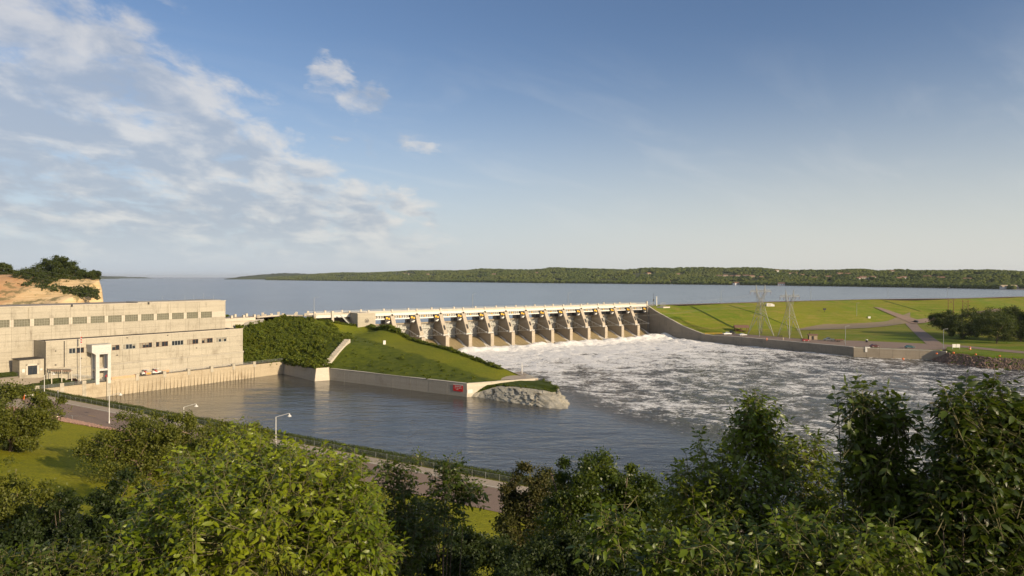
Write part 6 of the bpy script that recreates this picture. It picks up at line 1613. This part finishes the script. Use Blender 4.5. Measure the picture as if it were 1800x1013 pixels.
# ---- foreground trees with real compound leaves
LT = np.array([[0, 0, 0], [.30, .5, .02], [.30, 0, -.02], [.30, -.5, .02], [.68, .40, -.06], [.68, 0, -.09], [.68, -.40, -.06], [1, 0, -.24]])
LFq = [(0, 2, 1), (0, 3, 2), (1, 2, 5, 4), (2, 3, 6, 5), (4, 5, 7), (5, 6, 7)]
LF = np.array([(0, 2, 1), (0, 3, 2), (1, 2, 5), (1, 5, 4), (2, 3, 6), (2, 6, 5), (4, 5, 7), (5, 6, 7)])
def unit(v): return v/(np.linalg.norm(v, axis=-1, keepdims=True)+1e-9)
def spray_tree(name, label, cat, base, ells, nshoot, leaf_len, leaf, seed, group=None, up=.55, asp=.42, nsingle=300, node=6, shell=.55):
    rng = np.random.RandomState(seed); t = thing(name, label, cat, base, 0, group); B = np.array(base)
    E0 = np.array(ells)
    W = (E0[:, 3]*E0[:, 5])**.75; W = W/W.sum(); k = rng.choice(len(E0), nshoot, p=W); E = E0[k]
    d = unit(rng.normal(size=(nshoot, 3))); r = shell+(1.08-shell)*rng.rand(nshoot)**.7
    tip = E[:, :3]+d*E[:, 3:6]*r[:, None]
    sd_ = unit(d*.55+np.array([0, 0, up])+rng.normal(size=(nshoot, 3))*.35)
    L = leaf_len*rng.uniform(2.6, 4.6, nshoot); st_ = tip-sd_*L[:, None]
    P = []; Dr = []; Nm = []; Ln = []; tw = []
    tw.append((st_+(E[:, :3]-st_)*.45, st_, .006)); tw.append((st_, tip, .0045))
    ax = unit(np.cross(sd_, rng.normal(size=(nshoot, 3)))); ay = np.cross(sd_, ax)
    for j in range(node):
        f = (j+.6)/node; q = st_+sd_*(L*f)[:, None]; ph = rng.rand(nshoot)*.6+j*2.4
        out = ax*np.cos(ph)[:, None]+ay*np.sin(ph)[:, None]
        rdir = unit(out*.95+sd_*(.35+.5*f)+np.array([0, 0, -.10])+rng.normal(size=(nshoot, 3))*.15)
        rl = leaf_len*rng.uniform(1.5, 2.4, nshoot)*(1-.45*f)
        e = q+rdir*rl[:, None]; tw.append((q, e, .0022))
        side = unit(np.cross(rdir, np.array([0, 0, 1.0])+rng.normal(size=(nshoot, 3))*.25)); nn = np.cross(side, rdir); nn[nn[:, 2] < 0] *= -1
        for (fr_, sg_) in ((.35, 1), (.38, -1), (.72, 1), (.75, -1), (1.0, 0)):
            pp = q+rdir*(rl*fr_)[:, None]; dd = unit(rdir*(.55 if sg_ else 1)+side*sg_*.85+np.array([0, 0, -.28])+rng.normal(size=(nshoot, 3))*.20)
            P.append(pp); Dr.append(dd); Nm.append(unit(nn+rng.normal(size=(nshoot, 3))*.32)); Ln.append(leaf_len*rng.uniform(.5, 1.3, nshoot)*(1-.42*f))
    P = np.concatenate(P); Dr = np.concatenate(Dr); Nm = np.concatenate(Nm); Ln = np.concatenate(Ln)
    keepm = rng.rand(len(P)) < .93; P, Dr, Nm, Ln = P[keepm], Dr[keepm], Nm[keepm], Ln[keepm]
    Sd = unit(np.cross(Nm, Dr)); Nu = np.cross(Dr, Sd)
    sx = P[:, 0]/P[:, 1]*1200+900; sy = 487+1200*(CZ-P[:, 2])/P[:, 1]
    vis = (sx > 0) & (sx < 1800) & (sy > 0) & (sy < 1013) & (P[:, 1] > 1)
    score = np.where(vis, Ln/P[:, 1], 0); order = np.argsort(-score); cand = order[:min(int(vis.sum()), nsingle*3)]; single = rng.permutation(cand)[:nsingle]
    rest = np.ones(len(P), bool); rest[single] = False
    def expand(idx):
        a = LT[None]*Ln[idx][:, None, None]
        cu = rng.uniform(.3, 1.8, len(idx))
        return (P[idx]-B)[:, None]+Dr[idx][:, None]*a[..., 0:1]+Sd[idx][:, None]*a[..., 1:2]*asp+Nu[idx][:, None]*a[..., 2:3]*cu[:, None, None]
    idx = np.nonzero(rest)[0]; V = expand(idx).reshape(-1, 3); F = (LF[None]+np.arange(len(idx))[:, None, None]*8).reshape(-1, 3)
    o = link(np_mesh('foliage', V, F, M[leaf], True), 'foliage', t); o['kind'] = 'stuff'
    lm = []
    for c_ in (.5, 1.0, 1.6):
        v = LT*np.array([1, asp, c_]); mm = bpy.data.meshes.new('leaf'); mm.from_pydata([tuple(a) for a in v], [], LFq); mm.materials.append(M[leaf])
        for p_ in mm.polygons: p_.use_smooth = True
        lm.append(mm)
    for n_, i in enumerate(single):
        o = link(lm[n_ % 3], 'leaf', t); l = Ln[i]
        o.matrix_basis = Matrix(((Dr[i, 0]*l, Sd[i, 0]*l, Nu[i, 0]*l, P[i, 0]-B[0]), (Dr[i, 1]*l, Sd[i, 1]*l, Nu[i, 1]*l, P[i, 1]-B[1]), (Dr[i, 2]*l, Sd[i, 2]*l, Nu[i, 2]*l, P[i, 2]-B[2]), (0, 0, 0, 1)))
    # twigs, three sided
    Vt = []; off = 0; Ft = []
    for a, b, rr_ in tw:
        n = len(a); d_ = unit(b-a); u_ = unit(np.cross(d_, [.3, .5, .8])); w_ = np.cross(d_, u_)
        ring = []
        for c, s_ in ((a, rr_), (b, rr_*.6)):
            for ph in (0, 2.094, 4.189): ring.append(c+u_*math.cos(ph)*s_+w_*math.sin(ph)*s_)
        v = np.stack(ring, 1)-B; Vt.append(v.reshape(-1, 3)); bs = np.arange(n)[:, None, None]*6+off
        Ft.append((bs+np.array([(0, 1, 4, 3), (1, 2, 5, 4), (2, 0, 3, 5)])).reshape(-1, 4)); off += n*6
    o = link(np_mesh('twig', np.concatenate(Vt), np.concatenate(Ft), M['twig']), 'twig', t); o['kind'] = 'stuff'
    c = E0[:, :3].mean(0)-B; fork = Vector((c[0]*.35, c[1]*.35, max(.5, c[2]*.28)))
    MB().path([(0, 0, -.3), fork*.55, fork], .10, 8, .07).build('trunk', M['bark'], t)
    for q in range(16):
        e = E0[q % len(E0)]; s0 = rng.randint(nshoot); tp = Vector(st_[s0]-B); md_ = fork.lerp(tp, .55)+Vector((0, 0, -.1))
        MB().path([fork, md_, tp], .028, 6, .004).build('limb', M['bark'], t)
    return t
def near(name, label, px_b, d, ell, nshoot, leaf_len, leaf, seed, **kw):
    x = (px_b-900)/1200*d; z = zf(x, d)
    return spray_tree(name, label, 'tree', (x, d, z-.1), [E_(e[0], e[1], d+e[4], e[2], e[3], e[5] if len(e) > 5 else None) for e in ell], nshoot, leaf_len, leaf, seed, **kw)
near('leafy_tree', 'large bright sunlit leafy tree filling the bottom left of the photo', 450, 6.6, [(470, 960, 215, 165, 0), (360, 900, 130, 110, .5), (560, 860, 110, 80, .5), (300, 980, 110, 90, -.3), (620, 950, 80, 90, 0), (440, 830, 90, 60, .9)], 860, .098, 'leafA', 501)
near('leafy_tree', 'small sunlit leafy tree top rising behind the big one, left of the lamp post', 420, 13, [(418, 775, 48, 38, 0), (395, 820, 60, 40, 0), (450, 830, 50, 50, 0), (510, 810, 40, 30, 0), (590, 815, 60, 24, 0), (540, 850, 90, 40, 0)], 330, .125, 'leafA', 502, nsingle=250)
near('leafy_tree', 'sparse dark tree with open twigs standing in front of the road, centre left', 760, 12, [(700, 835, 38, 32, 0), (790, 850, 42, 36, 0), (735, 800, 14, 12, 0), (790, 815, 22, 12, 0), (830, 860, 26, 12, 0), (740, 900, 80, 50, 0), (700, 950, 60, 60, 0)], 230, .105, 'leafG', 503, nsingle=250)
near('leafy_tree', 'tall leafy tree right of centre with a pointed top of fresh green', 1330, 8.0, [(1325, 745, 44, 58, 0), (1325, 720, 18, 36, 0), (1300, 830, 100, 80, 0), (1400, 800, 60, 46, .3), (1350, 920, 190, 110, 0), (1230, 900, 70, 90, 0), (1480, 880, 90, 70, .4), (1390, 1010, 210, 80, -.4)], 820, .095, 'leafF', 504)
near('leafy_tree', 'sunlit leafy branches in the bottom right of centre, closest to the camera', 1330, 5.8, [(1300, 1000, 120, 80, 0), (1440, 980, 110, 80, 0), (1190, 990, 60, 60, 0), (1560, 990, 80, 80, 0), (1080, 920, 36, 22, 0)], 300, .10, 'leafF', 505)
near('leafy_tree', 'dark tall leafy tree with two spires, second from the right edge', 1540, 7.0, [(1518, 705, 15, 52, 0), (1566, 712, 13, 46, 0), (1545, 785, 58, 52, 0), (1560, 850, 76, 60, 0), (1610, 900, 60, 70, 0), (1580, 960, 70, 60, 0)], 300, .112, 'leafG', 506)
near('leafy_tree', 'dark tall leafy tree at the right edge of the photo', 1730, 6.4, [(1665, 712, 16, 56, 0), (1702, 712, 12, 40, 0), (1748, 708, 20, 52, 0), (1785, 735, 24, 46, 0), (1718, 805, 78, 60, 0), (1790, 780, 44, 80, 0), (1680, 870, 66, 60, 0), (1760, 880, 70, 70, 0), (1720, 970, 110, 70, 0), (1840, 880, 70, 110, 0)], 480, .112, 'leafG', 507)
near('leafy_tree', 'dark leafy shrub in the bottom left corner of the photo', 90, 6.0, [(90, 1010, 110, 44, 0), (30, 1000, 60, 40, 0), (170, 1015, 50, 30, 0)], 170, .085, 'leafG', 508, nsingle=200)

# ---- air: the thin haze that pales the far shore
def haze():
    me = MB().box(-43000, 43000, -420, 43000, -4.0, 135).mesh('haze', None)
    m = bpy.data.materials.new('thin haze'); m.use_nodes = True; nt = m.node_tree; nt.nodes.clear()
    out = nt.nodes.new('ShaderNodeOutputMaterial'); v = nt.nodes.new('ShaderNodeVolumePrincipled')
    v.inputs['Color'].default_value = (.80, .86, .95, 1); v.inputs['Density'].default_value = 2.6e-5; v.inputs['Anisotropy'].default_value = .1
    nt.links.new(v.outputs[0], out.inputs['Volume']); me.materials.append(m)
    o = tag(link(me, 'haze'), 'thin pale haze over the lake and the far hills', 'haze', kind='stuff'); return o
haze()
